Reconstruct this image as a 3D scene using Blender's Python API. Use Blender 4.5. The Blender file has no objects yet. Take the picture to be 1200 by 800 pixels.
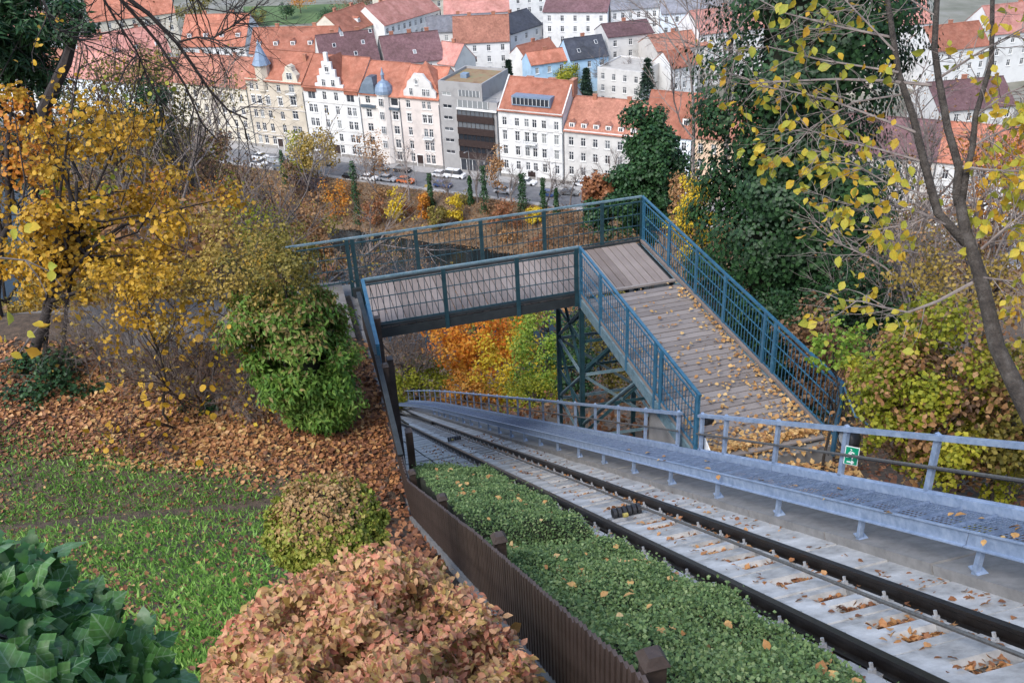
import bpy, math, random
import numpy as np
from mathutils import Matrix, Vector

# ------------------------------------------------------------------ camera, light
SC = bpy.context.scene
F_PX, PITCH, ROLL = 1145.0, math.radians(29.8), math.radians(-2.9)
_fw = np.array([0, math.cos(PITCH), -math.sin(PITCH)])
_r0 = np.array([1.0, 0, 0]); _u0 = np.cross(_r0, _fw)
_rt = math.cos(ROLL) * _r0 + math.sin(ROLL) * _u0
_up = -math.sin(ROLL) * _r0 + math.cos(ROLL) * _u0
cam_d = bpy.data.cameras.new('camera'); cam = bpy.data.objects.new('camera', cam_d)
SC.collection.objects.link(cam); SC.camera = cam
cam_d.sensor_width = 36.0; cam_d.lens = F_PX / 1200.0 * 36.0
cam_d.clip_start = 0.05; cam_d.clip_end = 8000
cam.matrix_world = Matrix(((_rt[0], _up[0], -_fw[0], 0), (_rt[1], _up[1], -_fw[1], 0), (_rt[2], _up[2], -_fw[2], 0), (0, 0, 0, 1)))

SUN_EL, SUN_AZ = math.radians(48), math.radians(215)     # behind the camera, to the left
world = bpy.data.worlds.new('World'); SC.world = world; world.use_nodes = True
wn = world.node_tree.nodes; wl = world.node_tree.links
sky = wn.new('ShaderNodeTexSky'); sky.sky_type = 'NISHITA'; sky.sun_disc = False
sky.sun_elevation = SUN_EL; sky.sun_rotation = SUN_AZ
sky.air_density = 1.0; sky.dust_density = 1.6; sky.ozone_density = 1.0
wn['Background'].inputs['Strength'].default_value = 0.15
wl.new(sky.outputs[0], wn['Background'].inputs[0])
sun_d = bpy.data.lights.new('sun', 'SUN'); sun_d.energy = 1.4; sun_d.angle = math.radians(25); sun_d.color = (1.0, 0.99, 0.97)
sun = bpy.data.objects.new('sun', sun_d); SC.collection.objects.link(sun)
sd = Vector((math.sin(SUN_AZ) * math.cos(SUN_EL), math.cos(SUN_AZ) * math.cos(SUN_EL), math.sin(SUN_EL)))
sun.rotation_euler = sd.to_track_quat('Z', 'Y').to_euler()
SC.view_settings.view_transform = 'Standard'; SC.view_settings.look = 'None'
SC.view_settings.exposure = 1.15; SC.view_settings.gamma = 1.0
SC.cycles.max_bounces = 6; SC.cycles.diffuse_bounces = 3; SC.cycles.glossy_bounces = 2
SC.cycles.transmission_bounces = 3; SC.cycles.transparent_max_bounces = 4
SC.cycles.use_denoising = True

# ------------------------------------------------------------------ helpers
R = math.radians
rng = np.random.default_rng(7)
random.seed(7)
STREET = -80.0                                           # street level below the camera
def ray(x, y):
    v = _fw * F_PX + _rt * (x - 600) - _up * (y - 400)
    return v / np.linalg.norm(v)
def pz(x, y, z): d = ray(x, y); return d * (z / d[2])    # a pixel's ray down to a level
def pd(x, y, dist): return ray(x, y) * dist              # along the ray
def proj(P):
    P = np.asarray(P, float); zz = P @ _fw
    return 600 + F_PX * (P @ _rt) / zz, 400 - F_PX * (P @ _up) / zz, zz
_az = R(-13.5)
UX = np.array([math.sin(_az), math.cos(_az), 0.0]); VX = np.array([math.cos(_az), -math.sin(_az), 0.0])
def W(u, v, z): return UX * u + VX * v + np.array([0, 0, z])
SLOPE = math.tan(R(30.7))
def zt(u): return -3.13 - SLOPE * np.minimum(u, 125.0)   # rail top level along the funicular
def on_plane(x, y, p, n): d = ray(x, y); return d * ((np.asarray(p) @ n) / (d @ n))
# town frame: s along the quay houses, q towards the river
TE = np.array([0.8957, -0.44466, 0]); TN = np.array([-0.44466, -0.8957, 0]); TP = np.array([0, 217.16, 0])
def T(s, q, z): return TP + TE * s + TN * q + np.array([0, 0, STREET + z])

def norm(a): return a / (np.linalg.norm(a, axis=-1, keepdims=True) + 1e-9)

def mesh_np(name, verts, faces):
    """verts Nx3; faces MxK array (all alike) or a list of tuples"""
    me = bpy.data.meshes.new(name)
    verts = np.asarray(verts, dtype=np.float32)
    if isinstance(faces, np.ndarray):
        m, k = faces.shape
        me.vertices.add(len(verts)); me.vertices.foreach_set('co', verts.ravel())
        me.loops.add(m * k); me.loops.foreach_set('vertex_index', faces.astype(np.int32).ravel())
        me.polygons.add(m); me.polygons.foreach_set('loop_start', np.arange(0, m * k, k, dtype=np.int32))
        try: me.polygons.foreach_set('loop_total', np.full(m, k, dtype=np.int32))
        except Exception: pass
        me.update(calc_edges=True)
    else:
        me.from_pydata([tuple(map(float, v)) for v in verts], [], faces); me.update()
    return me

def link(name, me, mat=None, parent=None, smooth=False):
    o = bpy.data.objects.new(name, me); SC.collection.objects.link(o)
    if mat is not None and me is not None:
        if not me.materials:
            for m in (mat if isinstance(mat, (list, tuple)) else [mat]): me.materials.append(m)
    if smooth: me.polygons.foreach_set('use_smooth', np.ones(len(me.polygons), dtype=bool))
    if parent is not None: set_parent(o, parent)
    return o
def set_parent(o, p):
    o.parent = p
    if p.type == 'EMPTY': o.matrix_parent_inverse = Matrix.Translation(-p.location)
def tag(o, label=None, cat=None, group=None, kind=None):
    if label: o['label'] = label
    if cat: o['category'] = cat
    if group: o['group'] = group
    if kind: o['kind'] = kind
    return o
def thing(name, loc, label, cat, group=None):
    o = bpy.data.objects.new(name, None); SC.collection.objects.link(o)
    o.location = Vector([float(a) for a in loc]); o.empty_display_size = 0.3
    return tag(o, label, cat, group)

class MB:
    """collects shapes for ONE mesh; faces carry a material index"""
    def __init__(s): s.v = []; s.f = []; s.m = []
    def add(s, vs, fs, mi=0):
        b = len(s.v); s.v += [tuple(map(float, p)) for p in vs]
        for f in fs: s.f.append(tuple(b + i for i in f)); s.m.append(mi)
    def hexa(s, p, mi=0):      # 8 points: bottom 0-3, top 4-7
        s.add(p, [(0, 3, 2, 1), (4, 5, 6, 7), (0, 1, 5, 4), (1, 2, 6, 5), (2, 3, 7, 6), (3, 0, 4, 7)], mi)
    def box(s, o, ax, ay, az, mi=0):   # corner o and three edge vectors
        o, ax, ay, az = map(np.asarray, (o, ax, ay, az))
        s.hexa([o, o + ax, o + ax + ay, o + ay, o + az, o + ax + az, o + ax + ay + az, o + ay + az], mi)
    def beam(s, a, b, w, h, up=(0, 0, 1), mi=0):   # centred bar from a to b
        a = np.asarray(a, float); b = np.asarray(b, float); t = norm(b - a)
        sd = np.cross(t, up)
        if np.linalg.norm(sd) < 1e-4: sd = np.cross(t, (1, 0, 0))
        sd = norm(sd); u2 = np.cross(sd, t)
        s.hexa([a - sd * w / 2 - u2 * h / 2, a + sd * w / 2 - u2 * h / 2, b + sd * w / 2 - u2 * h / 2, b - sd * w / 2 - u2 * h / 2,
                a - sd * w / 2 + u2 * h / 2, a + sd * w / 2 + u2 * h / 2, b + sd * w / 2 + u2 * h / 2, b - sd * w / 2 + u2 * h / 2], mi)
    def tube(s, pts, rad, n=6, mi=0, cap=True):
        pts = np.asarray(pts, float); k = len(pts)
        rad = np.broadcast_to(np.asarray(rad, float), (k,))
        tg = np.gradient(pts, axis=0); tg = norm(tg)
        ref = np.array([0.31, 0.17, 0.93]) if abs(tg[0] @ np.array([0.31, 0.17, 0.93])) < .9 else np.array([1.0, 0, 0])
        vs = []
        for i in range(k):
            a = norm(np.cross(tg[i], ref)); b = np.cross(tg[i], a)
            for j in range(n):
                th = 2 * math.pi * j / n
                vs.append(pts[i] + (a * math.cos(th) + b * math.sin(th)) * rad[i])
        fs = [(i * n + j, i * n + (j + 1) % n, (i + 1) * n + (j + 1) % n, (i + 1) * n + j) for i in range(k - 1) for j in range(n)]
        if cap: fs += [tuple(range(n - 1, -1, -1)), tuple((k - 1) * n + j for j in range(n))]
        s.add(vs, fs, mi)
    def lathe(s, o, prof, n=12, mi=0):   # prof: (radius, height)
        o = np.asarray(o, float); vs = []
        for r, h in prof:
            for j in range(n):
                th = 2 * math.pi * j / n; vs.append(o + np.array([r * math.cos(th), r * math.sin(th), h]))
        k = len(prof)
        fs = [(i * n + j, i * n + (j + 1) % n, (i + 1) * n + (j + 1) % n, (i + 1) * n + j) for i in range(k - 1) for j in range(n)]
        fs += [tuple(range(n - 1, -1, -1)), tuple((k - 1) * n + j for j in range(n))]
        s.add(vs, fs, mi)
    def prism(s, poly, ext, mi=0):       # planar polygon (3-D points) swept by ext
        poly = [np.asarray(p, float) for p in poly]; n = len(poly); ext = np.asarray(ext, float)
        s.add(poly + [p + ext for p in poly], [tuple(range(n - 1, -1, -1)), tuple(range(n, 2 * n))] + [(i, (i + 1) % n, n + (i + 1) % n, n + i) for i in range(n)], mi)
    def mesh(s, name):
        me = bpy.data.meshes.new(name); me.from_pydata(s.v, [], s.f)
        if any(s.m): me.polygons.foreach_set('material_index', np.array(s.m, dtype=np.int32))
        me.update(); return me
    def build(s, name, mat, parent=None, smooth=False): return link(name, s.mesh(name), mat, parent, smooth)

# ------------------------------------------------------------------ materials
def nodes(name):
    m = bpy.data.materials.new(name); m.use_nodes = True
    nt = m.node_tree; return m, nt, nt.nodes, nt.links, nt.nodes['Principled BSDF']
def ramp(nt, stops, interp='LINEAR'):
    r = nt.nodes.new('ShaderNodeValToRGB'); r.color_ramp.interpolation = interp
    el = r.color_ramp.elements
    while len(el) < len(stops): el.new(0.5)
    for e_, (p, c) in zip(el, stops): e_.position = p; e_.color = (*c, 1)
    return r
def noise(nt, scale, detail=5, rough=.6, obj=True, dist=0.0):
    n = nt.nodes.new('ShaderNodeTexNoise'); n.inputs['Scale'].default_value = scale
    n.inputs['Detail'].default_value = detail; n.inputs['Roughness'].default_value = rough; n.inputs['Distortion'].default_value = dist
    if obj:
        tc = nt.nodes.new('ShaderNodeTexCoord'); nt.links.new(tc.outputs['Object'], n.inputs['Vector'])
    return n
def bump(nt, src, bs, strength=.3, dist=.02):
    b = nt.nodes.new('ShaderNodeBump'); b.inputs['Strength'].default_value = strength; b.inputs['Distance'].default_value = dist
    nt.links.new(src, b.inputs['Height']); nt.links.new(b.outputs[0], bs.inputs['Normal'])
def surf(name, c1, c2, scale=4, rough=.8, metal=0, bmp=.3, c3=None, island=0.0, bdist=.01, rust=0.0):
    """two or three toned noisy surface; island adds a per-piece shift"""
    m, nt, N, L, bs = nodes(name)
    nz = noise(nt, scale, 6, .65)
    r = ramp(nt, [(.3, c1), (.7, c2)] if c3 is None else [(.28, c1), (.5, c2), (.74, c3)])
    L.new(nz.outputs['Fac'], r.inputs[0]); col = r.outputs[0]
    if island > 0:
        oi = N.new('ShaderNodeObjectInfo'); g = N.new('ShaderNodeNewGeometry')
        ad = N.new('ShaderNodeMath'); ad.operation = 'ADD'; L.new(oi.outputs['Random'], ad.inputs[0]); L.new(g.outputs['Random Per Island'], ad.inputs[1])
        mr = N.new('ShaderNodeMapRange'); mr.inputs['From Max'].default_value = 2; mr.inputs['To Min'].default_value = 1 - island; mr.inputs['To Max'].default_value = 1 + island
        L.new(ad.outputs[0], mr.inputs[0])
        h = N.new('ShaderNodeHueSaturation'); L.new(mr.outputs[0], h.inputs['Value']); L.new(col, h.inputs['Color']); col = h.outputs[0]
    if rust > 0:
        n3 = noise(nt, scale * 2.3, 8, .75, dist=.6); r3 = ramp(nt, [(.64 - rust, (0, 0, 0)), (.76 - rust, (1, 1, 1))]); L.new(n3.outputs['Fac'], r3.inputs[0])
        mr3 = N.new('ShaderNodeMixRGB'); L.new(r3.outputs[0], mr3.inputs[0]); L.new(col, mr3.inputs[1]); mr3.inputs[2].default_value = (.075, .045, .03, 1); col = mr3.outputs[0]
    L.new(col, bs.inputs['Base Color']); bs.inputs['Roughness'].default_value = rough; bs.inputs['Metallic'].default_value = metal
    if bmp: 
        n2 = noise(nt, scale * 6, 4); bump(nt, n2.outputs['Fac'], bs, bmp, bdist)
    return m
def leafmat(name, cols, transl=.25, clump=1.2, rough=.55, spread=.35, spec=.3, fine=45):
    """leaves: every leaf picks its own tone; a large noise drifts the tone from clump to clump"""
    m, nt, N, L, bs = nodes(name)
    g = N.new('ShaderNodeNewGeometry'); nz = noise(nt, clump, 3)
    ma = N.new('ShaderNodeMath'); ma.operation = 'MULTIPLY_ADD'; ma.inputs[1].default_value = spread * 2.2
    L.new(nz.outputs['Fac'], ma.inputs[0])
    mb = N.new('ShaderNodeMath'); mb.operation = 'MULTIPLY_ADD'; mb.inputs[1].default_value = 1 - spread; mb.inputs[2].default_value = -spread * .6
    oi = N.new('ShaderNodeObjectInfo'); ws = N.new('ShaderNodeMath'); ws.operation = 'ADD'
    fr = N.new('ShaderNodeMath'); fr.operation = 'FRACT'
    L.new(g.outputs['Random Per Island'], ws.inputs[0]); L.new(oi.outputs['Random'], ws.inputs[1]); L.new(ws.outputs[0], fr.inputs[0])
    L.new(fr.outputs[0], mb.inputs[0]); L.new(mb.outputs[0], ma.inputs[2])
    k = len(cols); r = ramp(nt, [(i / (k - 1), c) for i, c in enumerate(cols)])
    L.new(ma.outputs[0], r.inputs[0])
    nf = noise(nt, fine, 4, .7); rf = ramp(nt, [(.42, (1, 1, 1)), (.72, (.64, .52, .45))]); L.new(nf.outputs['Fac'], rf.inputs[0])
    mf = N.new('ShaderNodeMixRGB'); mf.blend_type = 'MULTIPLY'; mf.inputs[0].default_value = .8; L.new(r.outputs[0], mf.inputs[1]); L.new(rf.outputs[0], mf.inputs[2]); r = mf
    L.new(r.outputs[0], bs.inputs['Base Color'])
    bs.inputs['Roughness'].default_value = rough; bs.inputs['Specular IOR Level'].default_value = spec
    t = N.new('ShaderNodeBsdfTranslucent'); L.new(r.outputs[0], t.inputs[0])
    mx = N.new('ShaderNodeMixShader'); mx.inputs[0].default_value = transl
    L.new(bs.outputs[0], mx.inputs[1]); L.new(t.outputs[0], mx.inputs[2]); L.new(mx.outputs[0], nt.nodes['Material Output'].inputs[0])
    return m
def lin(r, g, b):
    f = lambda c: ((c / 255 + .055) / 1.055) ** 2.4 if c > 10 else c / 255 / 12.92
    return (f(r), f(g), f(b))

M = {}
M['concrete'] = surf('concrete', (.21, .205, .195), (.41, .405, .395), 3.2, .88, 0, .6, (.57, .565, .555), island=.18)
M['concrete_dark'] = surf('concrete_stained', (.13, .12, .11), (.24, .23, .215), 2.5, .9, 0, .4, island=.08)
M['wallconc'] = surf('wall_concrete', (.13, .125, .12), (.24, .23, .22), 2.0, .9, 0, .4)
M['galv'] = surf('galvanised_steel', (.20, .27, .39), (.30, .38, .52), 9, .45, .3, .12, (.42, .50, .62), island=.12, rust=-.06)
M['grate'] = surf('grating_steel', (.09, .13, .21), (.15, .20, .30), 9, .45, .3, .1, (.24, .30, .41), island=.1)
M['blue'] = surf('blue_green_paint', (.017, .072, .122), (.028, .108, .178), 6, .4, 0, .1, (.05, .15, .225), island=.15, rust=.03)
M['teal'] = surf('dimmed_worn_blue_paint', (.008, .03, .04), (.014, .046, .058), 6, .45, 0, .1, (.028, .064, .074), island=.15, rust=.05)  # darker copy of the blue paint; lighting and wear difference put into its colour
M['brace'] = surf('weathered_blue_brace', (.05, .10, .12), (.12, .19, .22), 7, .5, 0, .2, (.20, .24, .25), rust=.08)
M['girder'] = surf('black_girder', (.012, .016, .018), (.03, .036, .038), 4, .6, 0, .2)
M['rail'] = surf('rail_steel', (.010, .008, .0075), (.024, .018, .015), 12, .4, .4, .2)
M['cable'] = surf('cable_steel', (.10, .095, .09), (.2, .19, .18), 30, .45, .6, .2)
M['clip'] = surf('clip_steel', (.28, .28, .28), (.45, .45, .45), 20, .5, .4, .2)
M['black'] = surf('black_rubber', (.012, .012, .014), (.03, .03, .033), 8, .5, 0, .1)
M['yellowdot'] = surf('dull_yellow_paint', (.26, .21, .05), (.38, .31, .08), 8, .5, 0, .1)
M['whitepaint'] = surf('white_paint', (.7, .7, .7), (.8, .8, .79), 5, .5, 0, .05)
M['fence'] = surf('dark_brown_stained_wood', (.026, .017, .013), (.05, .034, .027), 5, .55, 0, .4, (.075, .054, .045), island=.3)
M['bark'] = surf('bark', (.018, .014, .011), (.055, .044, .035), 9, .9, 0, 1.0, (.12, .105, .09), bdist=.03)
M['bark_dark'] = surf('dark_bark', (.015, .011, .009), (.04, .03, .025), 14, .9, 0, .8)
M['twig_grey'] = surf('grey_twigs', (.07, .055, .05), (.17, .14, .125), 6, .9, 0, .2, (.25, .21, .185), island=.3)
M['twig_brown'] = surf('brown_twigs', (.045, .028, .022), (.10, .062, .048), 6, .9, 0, .2, island=.3)
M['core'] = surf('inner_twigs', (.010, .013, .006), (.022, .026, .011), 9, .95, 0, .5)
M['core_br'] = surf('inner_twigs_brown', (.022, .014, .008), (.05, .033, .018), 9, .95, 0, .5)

def wood_planks(name, c1, c2):
    m, nt, N, L, bs = nodes(name)
    tc = N.new('ShaderNodeTexCoord'); mp = N.new('ShaderNodeMapping'); mp.inputs['Scale'].default_value = (1.5, 30, 30)
    L.new(tc.outputs['Object'], mp.inputs[0]); nz = noise(nt, 1.2, 6, .7, False); L.new(mp.outputs[0], nz.inputs['Vector'])
    n2 = noise(nt, 1.7, 4, .6)
    ad = N.new('ShaderNodeMath'); ad.operation = 'ADD'; L.new(nz.outputs['Fac'], ad.inputs[0])
    oi = N.new('ShaderNodeObjectInfo'); L.new(oi.outputs['Random'], ad.inputs[1])
    md = N.new('ShaderNodeMath'); md.operation = 'MULTIPLY_ADD'; md.inputs[1].default_value = .3; L.new(ad.outputs[0], md.inputs[0]); 
    m3 = N.new('ShaderNodeMath'); m3.operation = 'MULTIPLY'; m3.inputs[1].default_value = .5; L.new(n2.outputs['Fac'], m3.inputs[0]); L.new(m3.outputs[0], md.inputs[2])
    r = ramp(nt, [(.2, c1), (.8, c2)]); L.new(md.outputs[0], r.inputs[0]); L.new(r.outputs[0], bs.inputs['Base Color'])
    bs.inputs['Roughness'].default_value = .75; bump(nt, nz.outputs['Fac'], bs, .4, .01)
    return m
M['plank'] = wood_planks('weathered_deck_wood', (.12, .09, .075), (.30, .25, .225))
M['plank_ramp'] = wood_planks('weathered_ramp_wood', (.125, .104, .094), (.28, .245, .225))
# ------------------------------------------------------------------ the hill
FV = 1.2                                                 # fence line
_LU = np.array([-40, -6, 0, 3.3, 6.5, 10, 13, 16, 21, 24, 30, 40, 60, 100, 124, 150, 400.])
_LZ = np.array([18, 1.2, -1.95, -4.35, -6.5, -8.7, -10.15, -10.05, -10.3, -12.0, -16.5, -24, -38, -63, -76, -78.5, -78.5])
FT_U = np.array([-2, 1.5, 2.96, 6.70, 12.7, 13.4, 15.7, 17.4, 18.4])   # fence top line
FT_Z = np.array([-.52, -2.68, -3.58, -5.88, -9.72, -9.72, -9.07, -9.12, -9.12])
def fence_top(u): return np.interp(u, FT_U, FT_Z)
def hill(u, v):
    u = np.asarray(u, float); v = np.asarray(v, float)
    track = zt(u) - .30
    track = np.where(u > 124, np.interp(u, [124, 150], [-77.1, -78.5]), track)
    left0 = np.interp(u, _LU, _LZ)
    base = fence_top(u) - .86
    wn_ = np.clip((FV - v) / 1.6, 0, 1); inr = (u > -2) & (u < 18.4)
    left = np.where(inr, base * (1 - wn_) + left0 * wn_, left0) + .13 * np.clip(FV - .4 - v, 0, 9) * np.clip((30 - u) / 14, 0, 1)
    hedge = track + np.where(v < 3.0, .42 * np.clip((13.8 - u) / .5, 0, 1), 0)
    right = track - .12 * np.clip(v - 6.2, 0, 30) * np.clip((u - 9) / 12, 0, 1)
    flat = np.clip(1 - np.abs(u - 11.3) / 1.6, 0, 1) * np.clip((9.2 - v) / .6, 0, 1)
    right = right * (1 - flat) + -10.12 * flat
    z = np.where(v < FV - .03, left, np.where(v > 6.02, right, hedge))
    # far from the track the two sides follow the same slope
    am = np.where((v > FV - .5) & (v < 6.3), 0.0, np.clip((np.abs(v) - .6) / 20, 0, .9))
    return z + am * (np.sin(u * .9 + v * .7) * .5 + np.sin(u * .43 - v * .81 + 1) * .5)
def hillxy(P):
    P = np.asarray(P); return hill(P @ UX, P @ VX)
M['soil'] = surf('leaf_strewn_soil', (.04, .028, .019), (.10, .068, .044), 7, .95, 0, 1.0, (.19, .125, .08), bdist=.03)
def build_hill():
    us = np.concatenate([np.arange(-30, 0, 2.0), np.arange(0, 26, .4), np.arange(26, 60, 1.0), np.arange(60, 160, 3.0)])
    vs = np.concatenate([np.arange(-160, -30, 8.0), np.arange(-30, -12, 1.5), np.arange(-12, 1.0, .4), [FV - .05, FV - .02, 1.6, 2.2, 2.9, 3.0, 4, 5, 6.0, 6.04], np.arange(6.4, 14, .4), np.arange(14, 40, 2.0), np.arange(40, 200, 8.0)])
    UU, VV = np.meshgrid(us, vs, indexing='ij')
    Z = hill(UU, VV)
    # stop at the river wall
    P = UX * UU[..., None] + VX * VV[..., None]; P[..., 2] = Z
    q = (P - TP) @ TN
    over = np.clip(78 - q, 0, None); P = P + TN * over[..., None]       # nothing past the near bank line
    P[..., 2] = np.where(over > 0, np.minimum(P[..., 2], -78.5) - np.clip(over, 0, 6.5), P[..., 2])
    nu, nv = UU.shape; idx = np.arange(nu * nv).reshape(nu, nv)
    fs = np.stack([idx[:-1, :-1], idx[:-1, 1:], idx[1:, 1:], idx[1:, :-1]], -1).reshape(-1, 4)
    o = link('hillside', mesh_np('hillside', P.reshape(-1, 3), fs), M['soil']); tag(o, 'steep leaf-strewn hillside falling to the river', kind='structure')
build_hill()

M['path'] = surf('grey_path_paving', (.085, .075, .066), (.15, .135, .122), 1.6, .9, 0, .3, (.23, .215, .20))
b = MB(); b.hexa([W(18.2, -22, -11.2), W(18.2, 1.0, -11.2), W(21.0, 1.0, -11.2), W(21.0, -22, -11.2), W(18.2, -22, -8.55), W(18.2, 1.0, -9.97), W(21.0, 1.0, -9.97), W(21.0, -22, -8.6)])
tag(b.build('path', M['path']), 'grey paved path leading left from the footbridge', kind='structure')
# ------------------------------------------------------------------ town ground, road, river
M['asphalt'] = surf('asphalt', (.10, .10, .105), (.15, .15, .155), .6, .9, 0, .2, (.19, .19, .195))
M['paving'] = surf('pavement_slabs', (.26, .25, .24), (.36, .35, .34), .9, .9, 0, .2)
M['townsoil'] = surf('courtyard_ground', (.10, .105, .07), (.19, .18, .14), .06, .95, 0, .2, (.27, .26, .24))
M['bank'] = surf('scrubby_bank', (.07, .05, .03), (.15, .10, .06), .5, .95, 0, .8, (.21, .15, .09), bdist=.15)
def sheet(name, s0, s1, q0, q1, z, mat, label):
    b = MB(); b.add([T(s0, q0, z), T(s1, q0, z), T(s1, q1, z), T(s0, q1, z)], [(0, 1, 2, 3)])
    return tag(b.build(name, mat), label, kind='structure')
sheet('town_ground', -3500, 3500, -4200, 13.5, -.15, M['townsoil'], 'flat town ground behind the quay houses')
sheet('road', -900, 900, 3.6, 12.2, 0, M['asphalt'], 'grey asphalt quay road with parked cars')
b = MB(); b.box(T(-900, 0.0, -.1), TE * 1800, TN * 3.45, (0, 0, .22)); tag(b.build('pavement', M['paving']), 'pale pavement along the house fronts', kind='structure')
b = MB(); b.box(T(-900, 12.3, -.1), TE * 1800, TN * 1.2, (0, 0, .22)); tag(b.build('pavement', M['paving']), 'narrow river-side pavement', kind='structure')
b = MB()   # sloping far bank
ss = np.arange(-420, 300, 4.0); qs = np.array([13.5, 16, 19, 22, 25, 28, 30])
zz = np.array([-.1, -.7, -1.9, -3.0, -4.1, -5.0, -5.6]) 
PP = np.array([[T(s, q, z + (rng.normal(0, .25) if 14 < q < 29 else 0)) for q, z in zip(qs, zz)] for s in ss])
idx = np.arange(len(ss) * len(qs)).reshape(len(ss), len(qs))
o = link('river_bank', mesh_np('river_bank', PP.reshape(-1, 3), np.stack([idx[:-1, :-1], idx[:-1, 1:], idx[1:, 1:], idx[1:, :-1]], -1).reshape(-1, 4)), M['bank'])
tag(o, 'brown overgrown river bank below the quay road', kind='structure')
m, nt, N, L, bs = nodes('river_water'); bs.inputs['Base Color'].default_value = (.008, .013, .015, 1); bs.inputs['Roughness'].default_value = .12
bs.inputs['Specular IOR Level'].default_value = .28
nz = noise(nt, .9, 4, .6); bump(nt, nz.outputs['Fac'], bs, .5, .08); M['water'] = m
sheet('water', -900, 900, 27, 95, -5.2, M['water'], 'dark slow river below the hill')

# ------------------------------------------------------------------ funicular track
TU0, TU1 = 0.5, 62.0
TD = norm(UX - np.array([0, 0, SLOPE])); NT = norm(np.cross(VX, TD)); NT = NT if NT[2] > 0 else -NT   # along and normal to the track plane
def TR(u, v, h=0): return W(u, v, zt(u)) + NT * h
ROT = Matrix((( *[float(x) for x in (VX[0], TD[0], NT[0])],), ( *[float(x) for x in (VX[1], TD[1], NT[1])],), ( *[float(x) for x in (VX[2], TD[2], NT[2])],)))
def place(name, me, parent, P, mat3=ROT):
    o = bpy.data.objects.new(name, me); SC.collection.objects.link(o)
    if parent is not None: set_parent(o, parent)
    mm = mat3.to_4x4(); mm.translation = Vector([float(a) for a in P]); o.matrix_basis = mm
    return o
RL, RR = 3.70, 4.72
trk = thing('funicular_track', W(TU0, 4.2, zt(TU0) - .3), 'steep narrow-gauge funicular track with dark rails on concrete slabs', 'railway track')
def rail_part(pts, off=0):
    prof = [(-.06, -.15), (.06, -.15), (.06, -.135), (.012, -.12), (.012, -.045), (.036, -.03), (.036, 0), (-.036, 0), (-.036, -.03), (-.012, -.045), (-.012, -.12), (-.06, -.135)]
    vs = []; n = len(prof)
    for k, p in enumerate(pts):
        t = norm(pts[min(k + 1, len(pts) - 1)] - pts[max(k - 1, 0)]); sdv = norm(np.cross(t, NT))
        for a, h in prof: vs.append(p + sdv * a + NT * h)
    fs = [(i * n + j, i * n + (j + 1) % n, (i + 1) * n + (j + 1) % n, (i + 1) * n + j) for i in range(len(pts) - 1) for j in range(n)]
    b = MB(); b.add(vs, fs + [tuple(range(n))]); return b.build('rail', M['rail'], trk)
def bend(u, k, a): return a * np.clip((u - k) / 22, 0, 1.6) ** 2
uu = np.concatenate([[TU0, 30], np.arange(33, TU1, 1.5)])
rail_part([TR(u, RR + bend(u, 36, .7)) for u in uu])
rail_part([TR(u, RL - bend(u, 33, 1.6)) for u in uu])
ub = np.arange(35.0, TU1, 1.5)
rail_part([TR(u, RL + .07 + (bend(u, 35, 2.2) * .9 - .0)) for u in ub if RL + .07 + bend(u, 35, 2.2) * .9 < RR + bend(u, 36, .7) - .95 or u > 35][:18])
rail_part([TR(u, RR - .07 - bend(u, 36, 1.55) - .0) for u in ub][:18])
# clips on both sides of each rail (shared mesh)
cb = MB(); cb.box((-.05, -.06, -.15), (.10, 0, 0), (0, .12, 0), (0, 0, .025)); cb.lathe((0, 0, -.13), [(.034, 0), (.034, .04), (.017, .045), (.017, .085), (.0, .09)], 6)
clipm = cb.mesh('clip'); clipm.materials.append(M['clip'])
for u in np.arange(2.4, 34, .62):
    for v in (RL - .10, RR - .10, RL + .1): place('rail_clip', clipm, trk, TR(u + rng.normal(0, .02), v, 0))
bed = link('track_bed', None) if False else None
# slabs are pieces of the structural bed
bb = MB(); bb.hexa([W(-1, 1.35, zt(-1) - .9), W(-1, 6.0, zt(-1) - .9), W(70, 6.0, zt(70) - .9), W(70, 1.35, zt(70) - .9),
                    W(-1, 1.35, zt(-1) - .27), W(-1, 6.0, zt(-1) - .27), W(70, 6.0, zt(70) - .27), W(70, 1.35, zt(70) - .27)])
bedo = bb.build('track_bed', M['concrete_dark']); tag(bedo, 'stained concrete bed under the funicular track', kind='structure')
def slabmesh(w, l, holes=()):
    b = MB(); t = .10; g = .02
    if not holes: b.box((-w / 2 + g, -l / 2 + g, -.22), (w - 2 * g, 0, 0), (0, l - 2 * g, 0), (0, 0, t))
    else:
        xs = sorted({-w / 2 + g, w / 2 - g, *[h[0] for h in holes], *[h[1] for h in holes]}); ys = sorted({-l / 2 + g, l / 2 - g, *[h[2] for h in holes], *[h[3] for h in holes]})
        for i in range(len(xs) - 1):
            for j in range(len(ys) - 1):
                cx, cy = (xs[i] + xs[i + 1]) / 2, (ys[j] + ys[j + 1]) / 2
                if any(h[0] < cx < h[1] and h[2] < cy < h[3] for h in holes): continue
                b.box((xs[i], ys[j], -.22), (xs[i + 1] - xs[i], 0, 0), (0, ys[j + 1] - ys[j], 0), (0, 0, t))
    me = b.mesh('slab'); me.materials.append(M['concrete']); return me
M['sideslab'] = surf('shade_toned_side_slab', (.15, .145, .14), (.27, .26, .25), 4, .9, 0, .4)  # dark tone stands in for the shade beneath the walkway grating
PIT = .98                                                # slope length of a slab row
cu = math.cos(math.atan(SLOPE)); dU = PIT * cu
sl_mid = slabmesh(.92, PIT, [(-.06, .36, -.32, -.06), (-.06, .36, .10, .34)])
sl_mid2 = slabmesh(.92, PIT, [(-.10, .34, -.18, .12)])
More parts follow.
